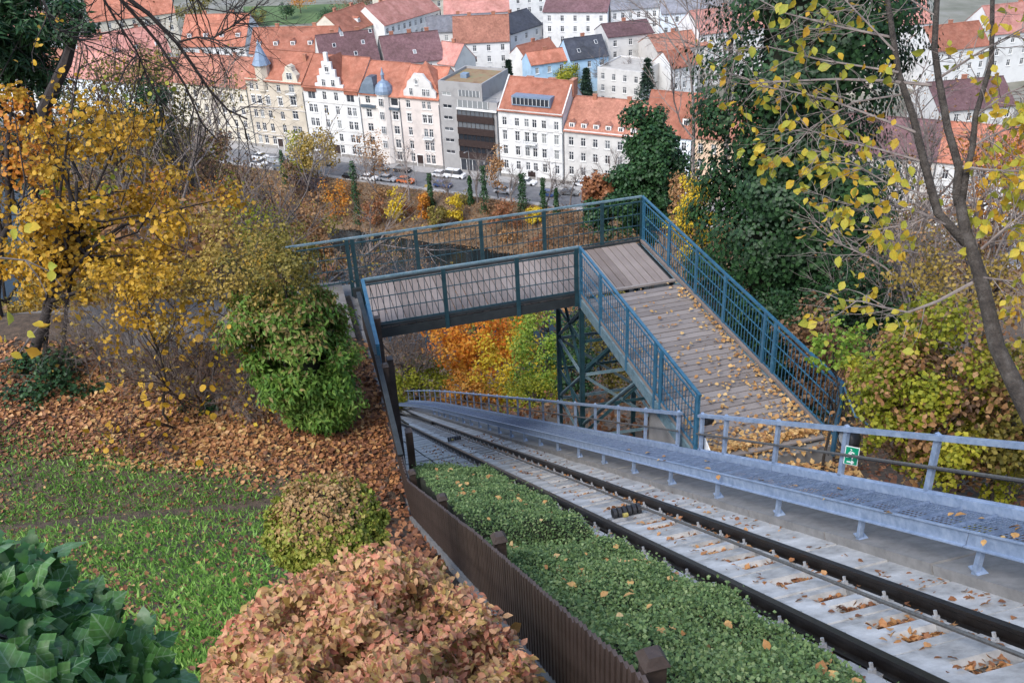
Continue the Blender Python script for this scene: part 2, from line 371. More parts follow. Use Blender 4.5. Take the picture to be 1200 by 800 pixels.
sl_r = slabmesh(.62, PIT); sl_l = slabmesh(.78, PIT); sl_ll = slabmesh(1.0, PIT); sl_side = MB(); sl_side.box((-.36, -PIT + .015, -.30), (.72, 0, 0), (0, 2 * PIT - .03, 0), (0, 0, .31)); sl_side = sl_side.mesh('slab'); sl_side.materials.append(M['sideslab'])
HOLES = []
for k in range(int((50 - 1.5) / dU)):
    u = 1.5 + k * dU
    jt = rng.normal(0, .006)
    place('slab', sl_mid if k % 3 else sl_mid2, bedo, TR(u, 4.21, jt))
    place('slab', sl_r, bedo, TR(u + .2, 5.11 , jt + .03))
    if u > 1.5: place('slab', sl_l, bedo, TR(u + .1, 3.22, jt))
    if u > 12.5: place('slab', sl_ll, bedo, TR(u + .3, 2.32, jt))
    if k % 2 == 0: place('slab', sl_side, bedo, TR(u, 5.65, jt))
    HOLES.append(u)
# haul cable with its rollers
cab = MB(); cab.tube([TR(u, 4.36 + .01 * math.sin(u), .015) for u in np.linspace(TU0, 60, 40)], .019, 6)
tag(cab.build('haul_cable', M['cable']), 'grey steel haul cable running between the funicular rails', 'cable')
def roller(u, label):
    r = thing('cable_roller', TR(u, 4.05, -.15), label, 'cable roller', 'cable rollers between the rails')
    ax = MB(); ax.box(TR(u - .09, 3.86, -.12), VX * .62, TD * .22, NT * .05); ax.build('base_plate', M['clip'], r)
    for i in range(6):
        d = MB(); p0 = TR(u, 3.92 + i * .075, -.01); d.tube([p0, p0 + VX * .05], .085, 14); d.build('roller_disc', M['black'], r)
    h = MB(); p0 = TR(u - .22, 4.0, -.01); h.tube([p0, p0 + VX * .07], [.035, .035], 10); h.build('marker_cap', M['yellowdot'], r)
roller(10.55, 'black ribbed cable roller with yellow cap beside the first clipped hedge')
roller(26.0, 'black ribbed cable roller further down the track beyond the footbridge')

# ------------------------------------------------------------------ grey steel walkway
WV0, WV1, WH = 5.32, 5.86, .46
def WK(u, v, h=0): return W(u, v, zt(u) + WH + bendw(u) * 0) + VX * bendw(u) + np.array([0, 0, h])
def bendw(u): return bend(u, 38, -2.6) if u > 38 else 0.0
wk = thing('steel_walkway', W(1.5, 5.4, zt(1.5)), 'galvanised steel grating walkway with handrail running beside the funicular track', 'walkway')
gm = MB(); GL = 1.0
for i in range(10):
    x = -.25 + i * .5 / 9; gm.box((x - .0035, -GL / 2, -.008), (.007, 0, 0), (0, GL, 0), (0, 0, .008))
for j in range(15):
    y = -GL / 2 + (j + .5) * GL / 15; gm.box((-.25, y - .0035, -.009), (.5, 0, 0), (0, .007, 0), (0, 0, .008))
for y in (-.33, .17): gm.box((-.255, y - .016, -.02), (.51, 0, 0), (0, .032, 0), (0, 0, .036))
gme = gm.mesh('grating'); gme.materials.append(M['grate'])
u = 1.2
while u < 58:
    a = WK(u, 5.59); bq = WK(u + GL * cu, 5.59); t = norm(bq - a); nn = norm(np.cross(VX, t)); sdv = np.cross(t, nn)
    m3 = Matrix(((sdv[0], t[0], nn[0]), (sdv[1], t[1], nn[1]), (sdv[2], t[2], nn[2])))
    place('grating_panel', gme, wk, (a + bq) / 2, m3); u += GL * cu + .004
def strip(v, prof, us, name, mat, parent, f=WK):
    b = MB(); n = len(prof); vs = []
    for u_ in us:
        p = f(u_, v)
        for a, h in prof: vs.append(p + VX * a + np.array([0, 0, h]))
    fs = [(i * n + j, i * n + (j + 1) % n, (i + 1) * n + (j + 1) % n, (i + 1) * n + j) for i in range(len(us) - 1) for j in range(n)]
    b.add(vs, fs + [tuple(range(n))] + [tuple((len(us) - 1) * n + j for j in range(n))]); return b.build(name, mat, parent)
segs = list(np.arange(1.2, 36, 4.2)) + list(np.arange(37, 58, 1.5))
C_out = [(0, .03), (-.035, .03), (-.035, .018), (-.01, .012), (-.01, -.135), (-.04, -.142), (-.04, -.155), (0, -.155)]
C_in = [(-a, h + (.06 if h > 0 else 0)) for a, h in C_out]
for i in range(len(segs) - 1):
    ee = [segs[i], segs[i + 1] - .012]
    strip(WV0, C_out, ee, 'edge_beam', M['galv'], wk); strip(WV1 + .02, C_in, ee, 'edge_beam', M['galv'], wk)
for u in np.arange(2.0, 40, 1.62):
    b = MB(); p = WK(u, WV0 + .02, -.14); b.box(p + np.array([0, 0, -.36]), UX * .05, VX * .05, (0, 0, .37)); b.box(p + np.array([0, 0, -.305]) - UX * .03, UX * .13, VX * .11, (0, 0, .012)); b.build('leg', M['galv'], wk)
    b = MB(); b.box(WK(u, WV0 - .012, -.135), UX * .05, VX * .012, (0, 0, .14)); b.build('stiffener', M['galv'], wk)
PU = [2.3, 3.75, 5.2, 6.66, 8.12, 9.6, 11.05, 11.85, 12.75] + [12.75 + 1.45 * k for k in range(1, 31)]
HRH = .80
for u in PU:
    b = MB(); p = WK(u, WV1 + .055); b.box(p + np.array([0, 0, -.18]), UX * .07, VX * .045, (0, 0, HRH + .17)); b.build('post', M['galv'], wk)
rails = [u for u in np.concatenate([np.arange(1.0, 11.9, 2.7), [11.95]])], list(np.concatenate([[12.68], np.arange(15, 57, 2.9)]))
for us in rails:
    strip(WV1 + .055, [(-.04, HRH), (.05, HRH), (.05, HRH - .02), (.04, HRH - .055), (-.04, HRH - .055)], us, 'handrail', M['galv'], wk)
    b = MB(); b.tube([WK(u, WV1 + .02, .42) for u in us], .019, 6); b.build('mid_rail', M['cable'], wk)
    strip(WV1 + .06, [(-.005, .12), (.005, .12), (.005, 0), (-.005, 0)], us, 'toe_board', M['galv'], wk)
b = MB(); b.tube([WK(u, WV1 + .13, .36) for u in np.arange(1, 9, 1.0)], .014, 6)
for u in np.arange(1.4, 8.6, .55): b.tube([WK(u, WV1 + .11, .42), WK(u, WV1 + .15, .33)], .008, 5)
b.build('conduit', M['black'], wk)
# ------------------------------------------------------------------ blue footbridge
DZ = -10.0
U_N, U_F, V_L, V_C, V_R, U_E = 18.5, 20.75, 1.42, 6.05, 8.40, 12.15
fb = thing('footbridge', W(19.5, 6.5, -14.5), 'blue-green steel footbridge with plank deck and long ramp over the funicular track', 'footbridge')
def plank(o, ax, ay, mat, tilt=0):
    # plank with slightly worn long edges: local x along its length
    l, w = np.linalg.norm(ax), np.linalg.norm(ay); return o, l, w
_pm = {}
def plank_at(P, dirx, diry, l, w, mat, t=.045):
    key = (round(l, 3), round(w, 3), mat)
    if key not in _pm:
        b = MB(); c = .006
        prof = [(0, 0), (w, 0), (w, t - c), (w - c, t), (c, t), (0, t - c)]
        b.prism([(0, y, z) for y, z in prof], (l, 0, 0)); me = b.mesh('plank'); me.materials.append(M[mat]); _pm[key] = me
    z = np.cross(dirx, diry)
    m3 = Matrix(((dirx[0], diry[0], z[0]), (dirx[1], diry[1], z[1]), (dirx[2], diry[2], z[2])))
    o = place('plank', _pm[key], fb, P, m3); return o
PW = .168; GAP = .016
v = V_L + .02
while v + PW < V_R - .05:
    dz = rng.normal(0, .0025)
    plank_at(W(U_N + .03, v + PW, DZ - .045 + dz), UX, -VX, U_F - U_N - .06, PW, 'plank'); v += PW + GAP
u = U_N - .02
while u - PW > U_E:
    dz = rng.normal(0, .003)
    plank_at(W(u - PW, V_C + .05, DZ - .045 + dz), VX, -UX, V_R - V_C - .10, PW, 'plank_ramp').location
    u -= PW + .028
b = MB(); b.beam(W(U_N + .005, V_C + .05, DZ - .025), W(U_N + .005, V_R - .06, DZ - .025), .075, .05); b.build('threshold_strip', M['plank_ramp'], fb)
# kerb timbers, girders, cross beams
def beamp(name, a, c, w, h, mat): b = MB(); b.beam(a, c, w, h); return b.build(name, M[mat], fb)
beamp('girder', W(U_N + .05, V_L - .2, DZ - .16), W(U_N + .05, V_C, DZ - .16), .10, .21, 'girder')
beamp('girder', W(U_F - .05, V_L - .2, DZ - .16), W(U_F - .05, V_R, DZ - .16), .10, .21, 'girder')
beamp('girder', W(U_E + .1, V_C + .03, DZ - .18), W(U_N, V_C + .03, DZ - .18), .09, .24, 'brace')
beamp('girder', W(U_E + .1, V_R - .03, DZ - .18), W(U_F, V_R - .03, DZ - .18), .09, .24, 'brace')
for u_ in np.arange(U_E + .4, U_N, 1.2): beamp('cross_beam', W(u_, V_C + .08, DZ - .13), W(u_, V_R - .08, DZ - .13), .08, .14, 'girder')
for v_ in np.arange(V_L + .3, V_R, 1.1): beamp('cross_beam', W(U_N + .1, v_, DZ - .13), W(U_F - .1, v_, DZ - .13), .08, .14, 'girder')
beamp('kerb_timber', W(U_E + .1, V_R - .02, DZ + .035), W(U_F - .06, V_R - .02, DZ + .035), .06, .07, 'plank')
beamp('kerb_timber', W(U_E + .1, V_C + .02, DZ + .035), W(U_N - .06, V_C + .02, DZ + .035), .06, .07, 'plank')
beamp('kerb_timber', W(U_N + .02, V_L, DZ + .03), W(U_N + .02, V_C - .03, DZ + .03), .05, .06, 'girder')
beamp('kerb_timber', W(U_F - .02, V_L, DZ + .03), W(U_F - .02, V_R - .05, DZ + .03), .05, .06, 'girder')
# railings
RHT = 1.17
def railing(a, c, posts, bar=.125, dark=False, wide_end=False, extra=0.0):
    a = np.asarray(a, float); c = np.asarray(c, float); L_ = np.linalg.norm(c - a); t = (c - a) / L_; sdv = norm(np.cross(t, (0, 0, 1)))
    pm = M['teal'] if dark else M['blue']
    for s_ in posts:
        b = MB(); p = a + t * (s_ * L_); wd = .09 if not (wide_end and s_ in (0, 1)) else .2
        b.box(p - t * wd / 2 - sdv * .02 + np.array([0, 0, -.28]), t * wd, sdv * .04, (0, 0, RHT + .26)); b.build('post', pm, fb)
    b = MB(); b.beam(a + np.array([0, 0, RHT]), c + np.array([0, 0, RHT]), .055, .04); b.build('top_rail', M['blue'] if not dark else M['brace'], fb)
    for h in (.10, .42, .72, 1.04):
        b = MB(); b.beam(a + np.array([0, 0, h]), c + np.array([0, 0, h]), .022, .03 if h in (.1, 1.04) else .014); b.build('rail_bar', pm, fb)
    n = int(L_ / bar); b = MB()
    for i in range(1, n):
        p = a + t * (L_ * i / n) + sdv * .012; b.box(p - t * .006 + np.array([0, 0, .10]), t * .012, sdv * .012, (0, 0, .94))
    b.build('bar_infill', pm, fb)
railing(W(U_F, V_L - 1.6, DZ), W(U_F, V_R, DZ), [.165, .18, .35, .53, .71, .88, 1.0], dark=True)
railing(W(U_N, V_L - .1, DZ), W(U_N, V_C, DZ), [0.0, .36, .70, .985], .125, dark=True)
railing(W(U_F, V_R, DZ), W(U_E - .35, V_R, DZ), [.012, .19, .355, .51, .70, .745, .995])
railing(W(U_N, V_C, DZ), W(U_E + .1, V_C, DZ), [.012, .22, .47, .70, .745, .99])
b = MB(); b.tube([W(U_E - .35, V_R, DZ + 1.14), W(U_E - .7, V_R + .05, DZ + .75), W(U_E - 1.3, V_R + .1, DZ + .85), W(U_E - 3, V_R + .2, DZ + 1.75), W(U_E - 5.5, V_R + .1, DZ + 3.15)], .018, 6); b.build('end_handrail', M['blue'], fb)
# railing returning along the wall at the left end
b = MB(); b.beam(W(U_N, V_L - .1, DZ + RHT), W(15.7, 1.24, -8.85), .07, .045); b.build('top_rail', M['blue'], fb)
b = MB(); b.beam(W(U_N, V_L - .1, DZ + .6), W(15.7, 1.24, -9.35), .03, .03); b.build('rail_bar', M['blue'], fb)
b = MB(); b.beam(W(15.7, 1.24, -8.85), W(15.7, 1.24, -10.0), .06, .06); b.build('post', M['blue'], fb)
# lattice tower
LEG = {}
for nm, (u_, v_) in {'nl': (18.6, 6.12), 'fl': (20.45, 6.12), 'nr': (18.45, 8.1), 'fr': (20.3, 8.1)}.items():
    g = float(hill(u_, max(v_, 6.1))); LEG[nm] = (u_, v_, g)
    b = MB(); b.box(W(u_ - .05, v_ - .05, g - .3), UX * .10, VX * .012, (0, 0, DZ - .12 - g + .1)); b.box(W(u_ - .05, v_ - .05, g - .3), UX * .012, VX * .10, (0, 0, DZ - .12 - g + .1)); b.build('tower_leg', M['teal'], fb)
def brace(a, c, mat='brace', w=.07):
    b = MB(); b.beam(a, c, w, .02, (0.3, 0.2, 1)); b.beam(a + np.array([0, 0, .03]), c + np.array([0, 0, .03]), .02, w, (0.3, 0.2, 1)); b.build('tower_brace', M[mat], fb)
def lp(k, z): u_, v_, g = LEG[k]; return W(u_, v_, z)
zs = [DZ - .45, -12.2, -14.0]
for a_, c_ in (('nl', 'fl'), ('nl', 'nr'), ('fl', 'fr'), ('nr', 'fr')):
    for i in range(2):
        brace(lp(a_, zs[i]), lp(c_, zs[i + 1] + .1), 'brace'); brace(lp(c_, zs[i]), lp(a_, zs[i + 1] + .1), 'teal')
    for z_ in zs[1:]: brace(lp(a_, z_), lp(c_, z_), 'brace', .06)
    brace(lp(a_, -11.3), lp(c_, -11.3), 'teal', .05); brace(lp(a_, -13.1), lp(c_, -13.1), 'teal', .05)
# diagonal struts to the ramp
brace(lp('nl', -13.6), W(15.2, 6.2, DZ - .3), 'brace', .08); brace(lp('nr', -13.6), W(15.2, 8.2, DZ - .3), 'brace', .08)
# concrete abutment blocks
ab = MB()
def rough_block(b, u0, u1, v0, v1, z0, z1):
    b.hexa([W(u0, v0, z0 + .2), W(u0, v1, z0 + .2), W(u1, v1, z0), W(u1, v0, z0), W(u0 + .03, v0 + .04, z1), W(u0 + .03, v1 - .04, z1), W(u1 - .02, v1 - .03, z1 - .01), W(u1 - .03, v0 + .04, z1 + .01)])
rough_block(ab, 12.9, 14.3, 5.98, 6.55, -12.4, DZ - .32)
ab.build('abutment', M['wallconc'], fb)
ab = MB(); rough_block(ab, 11.9, 12.35, 6.0, 8.5, -11.4, DZ - .16); ab.build('abutment', M['wallconc'], fb)
ab = MB(); rough_block(ab, 12.9, 14.3, 7.9, 8.5, -12.6, DZ - .32); ab.build('abutment', M['wallconc'], fb)

# ------------------------------------------------------------------ brown picket fence and retaining wall
fe = thing('picket_fence', W(1.5, FV, float(fence_top(1.5)) - .8), 'dark brown wooden picket fence running down beside the clipped hedges', 'fence')
FH = .70
_sl = MB(); c = .006
_sl.prism([(-.023, -.011, 0), (.023, -.011, 0), (.023, .011, 0), (-.023, .011, 0)], (0, 0, FH)); slat = _sl.mesh('slat'); slat.materials.append(M['fence'])
HROT = Matrix(((UX[0], VX[0], 0), (UX[1], VX[1], 0), (0, 0, 1)))
u = 1.2
while u < 18.3:
    z = float(fence_top(u)); 
    ang = rng.normal(0, .008)
    m3 = HROT @ Matrix.Rotation(ang, 3, 'Y')
    place('slat', slat, fe, W(u, FV, z - FH + rng.normal(0, .004)), m3); u += .076
for zoff in (-.16, -.56):
    for i in range(len(FT_U) - 1):
        b = MB(); b.beam(W(FT_U[i], FV + .03, FT_Z[i] + zoff), W(FT_U[i + 1], FV + .03, FT_Z[i + 1] + zoff), .035, .06); b.build('cross_rail', M['fence'], fe)
for u_ in (2.95, 6.25, 9.55, 12.85, 15.4):
    z = float(fence_top(u_)); b = MB(); b.box(W(u_ - .05, FV + .05, z - FH - .3), UX * .1, VX * .1, (0, 0, FH + .33)); 
    p = W(u_ - .065, FV + .035, z + .03); b.hexa([p, p + UX * .13, p + UX * .13 + VX * .13, p + VX * .13] + [p + UX * .03 + VX * .03 + np.array([0, 0, .05]), p + UX * .1 + VX * .03 + np.array([0, 0, .05]), p + UX * .1 + VX * .1 + np.array([0, 0, .05]), p + UX * .03 + VX * .1 + np.array([0, 0, .05])])
    b.build('post', M['fence'], fe)
# footing + retaining wall
fw_ = thing('retaining_wall', W(1.5, FV, float(fence_top(1.5)) - 1.2), 'grey concrete retaining wall and kerb under the picket fence', 'wall')
us = [1.0, 2.96, 6.70, 12.7, 13.4, 15.7, 17.4, 18.5]
for i in range(len(us) - 1):
    a_, c_ = us[i], us[i + 1]; dz_ = .2 if a_ > 12 else .03; za, zc = float(fence_top(a_)) - FH - dz_, float(fence_top(c_)) - FH - dz_
    b = MB(); b.hexa([W(a_, FV - .045, za - 1.2), W(a_, FV + .13, za - 1.2), W(c_, FV + .13, zc - 1.2), W(c_, FV - .045, zc - 1.2), W(a_, FV - .045, za), W(a_, FV + .13, za), W(c_, FV + .13, zc), W(c_, FV - .045, zc)])
    b.build('kerb_block', M['wallconc'], fw_)
ua = np.linspace(12.0, 21.5, 9)
for i in range(8):
    a_, c_ = ua[i], ua[i + 1] - .02
    za, zc = min(float(fence_top(min(a_, 18.4))) - FH - .5, -10.2), min(float(fence_top(min(c_, 18.4))) - FH - .5, -10.2)
    b = MB(); b.hexa([W(a_, FV - .2, zt(a_) - .6), W(a_, FV + .2, zt(a_) - .6), W(c_, FV + .2, zt(c_) - .6), W(c_, FV - .2, zt(c_) - .6), W(a_, FV - .2, za), W(a_, FV + .16, za), W(c_, FV + .16, zc), W(c_, FV - .2, zc)])
    b.build('wall_panel', M['wallconc'], fw_)
for u_ in (14.2, 16.1, 17.9):
    b = MB(); z = float(fence_top(u_)); b.box(W(u_, FV + .21, zt(u_) - .3), UX * .16, VX * .12, (0, 0, z - .35 - zt(u_) + .3)); b.build('wall_post', M['fence'], fw_)
b = MB()
for a_, c_ in zip(us[4:-1], us[5:]): b.beam(W(a_, FV, float(fence_top(a_)) + .01), W(c_, FV, float(fence_top(c_)) + .01), .09, .05)
b.build('cap_rail', M['girder'], fe)

# ------------------------------------------------------------------ lamps and signs at the walkway
def lamp(u, h, label, size):
    r = thing('bulkhead_lamp', WK(u, WV1 + .12, h), label, 'lamp'); p = WK(u, WV1 + .12, h)
    b = MB(); b.tube([p + VX * .0, p + VX * .05, p + VX * .12, p + VX * .17, p + VX * .19], [size, size * 1.02, size * .95, size * .6, .01], 14); b.build('hood', M['black'], r, True)
    b = MB(); b.tube([p - VX * .03, p], [size * .5, size * .5], 8); b.build('bracket', M['clip'], r)
lamp(8.25, .62, 'round black bulkhead lamp behind the green exit sign', .15)
lamp(11.95, .66, 'small black lamp at the gap in the walkway handrail', .09)
b = MB(); p = WK(8.06, WV1 + .02, .30); sx, sy = norm(-UX * .62 + VX * .78), np.array([0, 0, 1.0])
nrm = norm(np.cross(sx, sy)); nrm = nrm if nrm @ p < 0 else -nrm
SG = .72
sg = thing('exit_sign', p, 'small green and white emergency exit sign fixed to a walkway post', 'sign')
M['signgreen'] = surf('sign_green', (.0, .22, .11), (.0, .27, .14), 3, .4, 0, 0)
def sq(b, x0, y0, x1, y1, d0, d1):
    x0, y0, x1, y1 = x0 * SG, y0 * SG, x1 * SG, y1 * SG; b.box(p + sx * x0 + sy * y0 + nrm * d0, sx * (x1 - x0), sy * (y1 - y0), nrm * (d1 - d0))
b = MB(); sq(b, 0, 0, .22, .36, 0, .006); b.build('border', M['whitepaint'], sg)
b = MB(); sq(b, .012, .012, .208, .348, .006, .009); b.build('panel', M['signgreen'], sg)
b = MB()
def sl(x0, y0, x1, y1, w):
    x0, y0, x1, y1, w = x0 * SG, y0 * SG, x1 * SG, y1 * SG, w * SG; a_, c_ = p + sx * x0 + sy * y0 + nrm * .011, p + sx * x1 + sy * y1 + nrm * .011; b.beam(a_, c_, w, .004, nrm)
sl(.09, .30, .10, .31, .035); sl(.10, .27, .085, .20, .035); sl(.10, .26, .15, .24, .02); sl(.10, .26, .06, .22, .02); sl(.085, .20, .13, .17, .022); sl(.13, .17, .125, .12, .02); sl(.085, .20, .06, .15, .022); sl(.06, .15, .03, .15, .02)
sl(.05, .06, .16, .06, .022); sl(.16, .06, .12, .095, .02); sl(.16, .06, .12, .03, .02)
b.build('pictogram', M['whitepaint'], sg)
tg = thing('warning_plate', W(11.75, 6.02, -10.1), 'white triangular plate standing at the foot of the ramp railing', 'plate')
b = MB(); b.prism([W(11.9, 6.02, -10.05), W(11.35, 6.1, -10.0), W(11.95, 6.02, -9.45)], VX * .02); b.build('panel', M['whitepaint'], tg)
b = MB(); b.beam(W(11.97, 6.03, -10.3), W(11.97, 6.03, -9.4), .04, .04); b.build('post', M['black'], tg)
# ------------------------------------------------------------------ town
def plaster(name, c, var=.12):
    c = np.array(c); return surf(name, tuple(c * (1 - var * 2.2)), tuple(c), .35, .9, 0, .15, tuple(np.minimum(c * (1 + var * .6), .9)), island=.06)
def roofmat(name, c1, c2, c3, scale=.8):
    m, nt, N, L, bs = nodes(name)
    nz = noise(nt, scale, 6, .75); r = ramp(nt, [(.3, c1), (.5, c2), (.72, c3)]); 
    n2 = noise(nt, 9.0, 2, .5); mx = N.new('ShaderNodeMath'); mx.operation = 'MULTIPLY_ADD'; mx.inputs[1].default_value = .35
    L.new(n2.outputs['Fac'], mx.inputs[0]); sb = N.new('ShaderNodeMath'); sb.operation = 'SUBTRACT'; sb.inputs[1].default_value = .17
    L.new(nz.outputs['Fac'], sb.inputs[0]); L.new(sb.outputs[0], mx.inputs[2]); L.new(mx.outputs[0], r.inputs[0])
    oi = N.new('ShaderNodeObjectInfo'); mr = N.new('ShaderNodeMapRange'); mr.inputs['To Min'].default_value = .72; mr.inputs['To Max'].default_value = 1.18; L.new(oi.outputs['Random'], mr.inputs[0])
    n4 = noise(nt, .22, 6, .7, dist=.8); r4 = ramp(nt, [(.35, (.62, .60, .56)), (.6, (1, 1, 1))]); L.new(n4.outputs['Fac'], r4.inputs[0])
    mm = N.new('ShaderNodeMixRGB'); mm.blend_type = 'MULTIPLY'; mm.inputs[0].default_value = .9; L.new(r.outputs[0], mm.inputs[1]); L.new(r4.outputs[0], mm.inputs[2])
    hs = N.new('ShaderNodeHueSaturation'); L.new(mr.outputs[0], hs.inputs['Value']); L.new(mm.outputs[0], hs.inputs['Color'])
    L.new(hs.outputs[0], bs.inputs['Base Color']); bs.inputs['Roughness'].default_value = .85
    tc = N.new('ShaderNodeTexCoord'); wv = N.new('ShaderNodeTexWave'); wv.bands_direction = 'Z'; wv.inputs['Scale'].default_value = 2.2; wv.inputs['Distortion'].default_value = .6
    L.new(tc.outputs['Object'], wv.inputs[0]); bump(nt, wv.outputs['Fac'], bs, .6, .05)
    return m
M['tile'] = roofmat('red_roof_tiles', (.31, .105, .06), (.42, .155, .095), (.51, .225, .15))
M['tile_old'] = roofmat('weathered_roof_tiles', (.22, .095, .065), (.36, .15, .10), (.47, .23, .155), 1.6)
M['tile_pink'] = roofmat('pale_red_roof_tiles', (.36, .15, .12), (.47, .21, .17), (.56, .30, .25))
M['tile_dark'] = roofmat('maroon_roof_tiles', (.10, .05, .05), (.155, .08, .085), (.22, .13, .13), 1.4)
M['tile_grey'] = roofmat('grey_roof_sheet', (.15, .15, .17), (.22, .22, .24), (.30, .30, .32))
M['slate'] = roofmat('dark_slate', (.04, .045, .065), (.065, .07, .09), (.10, .11, .13))
M['zinc'] = surf('blue_grey_zinc', (.16, .22, .30), (.24, .31, .40), 1.5, .5, .2, .1)
M['lead'] = surf('dark_lead_roof', (.06, .085, .11), (.11, .14, .175), 1.5, .5, .2, .1)
PL = {k: plaster('plaster_' + k, c) for k, c in {'cream': (.60, .545, .44), 'beige': (.53, .465, .37), 'white': (.68, .67, .645), 'offwhite': (.59, .57, .535), 'pale': (.66, .61, .56),
      'rose': (.62, .55, .50), 'grey': (.33, .32, .31), 'blue': (.40, .58, .74), 'peach': (.72, .52, .36), 'stone': (.55, .51, .46), 'ice': (.72, .78, .82)}.items()}
M['trim'] = surf('window_frame_white', (.72, .71, .68), (.8, .79, .76), 3, .6, 0, 0)
M['bronze'] = surf('dark_brown_cladding', (.035, .022, .02), (.06, .04, .036), 2, .4, .2, .05)
M['greenroof'] = surf('planted_roof', (.16, .08, .04), (.26, .17, .09), .5, .95, 0, .5, (.18, .20, .10))
M['gravel'] = surf('gravel_roof', (.34, .31, .27), (.46, .43, .38), .7, .95, 0, .3)
m, nt, N, L, bs = nodes('window_glass'); bs.inputs['Roughness'].default_value = .12
oi = N.new('ShaderNodeObjectInfo'); r_ = ramp(nt, [(0, (.018, .022, .028)), (.6, (.05, .055, .065)), (.85, (.12, .13, .14)), (1, (.30, .31, .30))]); L.new(oi.outputs['Random'], r_.inputs[0]); L.new(r_.outputs[0], bs.inputs['Base Color']); M['pane'] = m
M['brickch'] = surf('chimney_brick', (.30, .12, .07), (.42, .19, .12), 3, .9, 0, .2)

class FR:
    def __init__(s, O, ex):
        s.O = np.asarray(O, float); s.ex = norm(np.array([ex[0], ex[1], 0.0])); s.n = np.array([s.ex[1], -s.ex[0], 0.0])
        if s.n @ s.O > 0: s.n = -s.n                      # faces the camera side
    def p(s, x, d, z): return s.O + s.ex * x + s.n * d + np.array([0, 0, z])
    def m3(s): return Matrix(((s.ex[0], s.n[0], 0), (s.ex[1], s.n[1], 0), (0, 0, 1)))
_wm = {}
def win_mesh(w, h, st):
    key = (round(w, 2), round(h, 2), st)
    if key in _wm: return _wm[key]
    b = MB(); f = .08; d0, d1 = -.16, -.08
    def bx(x0, z0, x1, z1, a=d0, c=d1, mi=0): b.box((x0, a, z0), (x1 - x0, 0, 0), (0, c - a, 0), (0, 0, z1 - z0), mi)
    bx(-w / 2, 0, -w / 2 + f, h); bx(w / 2 - f, 0, w / 2, h); bx(-w / 2 + f, 0, w / 2 - f, f); bx(-w / 2 + f, h - f, w / 2 - f, h)
    if st != 'strip':
        bx(-.04, f, .04, h - f)
        if h > 1.3: bx(-w / 2 + f, h * .66, -.04, h * .66 + .07); bx(.04, h * .66, w / 2 - f, h * .66 + .07)
    else:
        k = max(1, int(w / 1.1))
        for i in range(1, k): bx(-w / 2 + w * i / k - .03, f, -w / 2 + w * i / k + .03, h - f)
    if st in ('plain', 'hood', 'arch'): bx(-w / 2 - .12, -.14, w / 2 + .12, -.02, .01, .16)
    if st == 'hood':
        bx(-w / 2 - .2, h + .16, w / 2 + .2, h + .34, .01, .20); bx(-w / 2 - .16, 0, -w / 2 - .02, h + .14, .01, .06); bx(w / 2 + .02, 0, w / 2 + .16, h + .14, .01, .06)
    if st == 'arch':
        pts = [(math.cos(t) * (w / 2 + .18), h - .1 + math.sin(t) * (w / 2 + .1)) for t in np.linspace(0, math.pi, 9)]
        for (xa, za), (xb, zb) in zip(pts[:-1], pts[1:]): b.beam((xa, .05, za), (xb, .05, zb), .08, .16, (0, 1, 0))
    me = b.mesh('window'); me.materials.append(M['trim'])
    b = MB(); b.box((-w / 2 + .02, -.20, .02), (w - .04, 0, 0), (0, .055, 0), (0, 0, h - .04)); mp = b.mesh('pane'); mp.materials.append(M['pane'])
    _wm[key] = (me, mp); return me, mp
def put_window(root, fr, x, z, w, h, st='plain', d=0.0):
    me, mp = win_mesh(w, h, st)
    o = place('window', me, root, fr.p(x, d, z), fr.m3()); pn = bpy.data.objects.new('pane', mp); SC.collection.objects.link(pn); pn.parent = o
    return o
def walls(root, fr, w, h, depth, wins, mat, ridge=None, ridge_d=None, name='wall', z0=-.3):
    """front with real openings, side walls that follow the roof"""
    b = MB(); rects = [(x - ww / 2, x + ww / 2, z, z + hh) for x, z, ww, hh, *_ in wins]
    xs = sorted({0.0, w, *[r[0] for r in rects], *[r[1] for r in rects]}); zs = sorted({z0, h, *[r[2] for r in rects], *[r[3] for r in rects]})
    for j in range(len(zs) - 1):
        i = 0
        while i < len(xs) - 1:
            def hole(i): cx, cz = (xs[i] + xs[i + 1]) / 2, (zs[j] + zs[j + 1]) / 2; return any(r[0] < cx < r[1] and r[2] < cz < r[3] for r in rects)
            if hole(i): i += 1; continue
            k = i
            while k + 1 < len(xs) - 1 and not hole(k + 1): k += 1
            b.add([fr.p(xs[i], 0, zs[j]), fr.p(xs[k + 1], 0, zs[j]), fr.p(xs[k + 1], 0, zs[j + 1]), fr.p(xs[i], 0, zs[j + 1])], [(0, 1, 2, 3)]); i = k + 1
    for a, c, e0, e1 in rects:
        f0 = [fr.p(a, 0, e0), fr.p(c, 0, e0), fr.p(c, 0, e1), fr.p(a, 0, e1)]; f1 = [fr.p(a, -.24, e0), fr.p(c, -.24, e0), fr.p(c, -.24, e1), fr.p(a, -.24, e1)]
        b.add(f0 + f1, [(0, 1, 5, 4), (1, 2, 6, 5), (2, 3, 7, 6), (3, 0, 4, 7), (4, 5, 6, 7)])
    rd = -depth / 2 if ridge_d is None else ridge_d
    for x in (0, w):
        pts = [fr.p(x, 0, z0), fr.p(x, -depth, z0), fr.p(x, -depth, h)] + ([fr.p(x, rd, ridge - .05)] if ridge else []) + [fr.p(x, 0, h)]
        b.add(pts, [tuple(range(len(pts)))])
    b.add([fr.p(0, -depth, z0), fr.p(w, -depth, z0), fr.p(w, -depth, h), fr.p(0, -depth, h)], [(0, 1, 2, 3)])
    return b.build(name, mat, root)
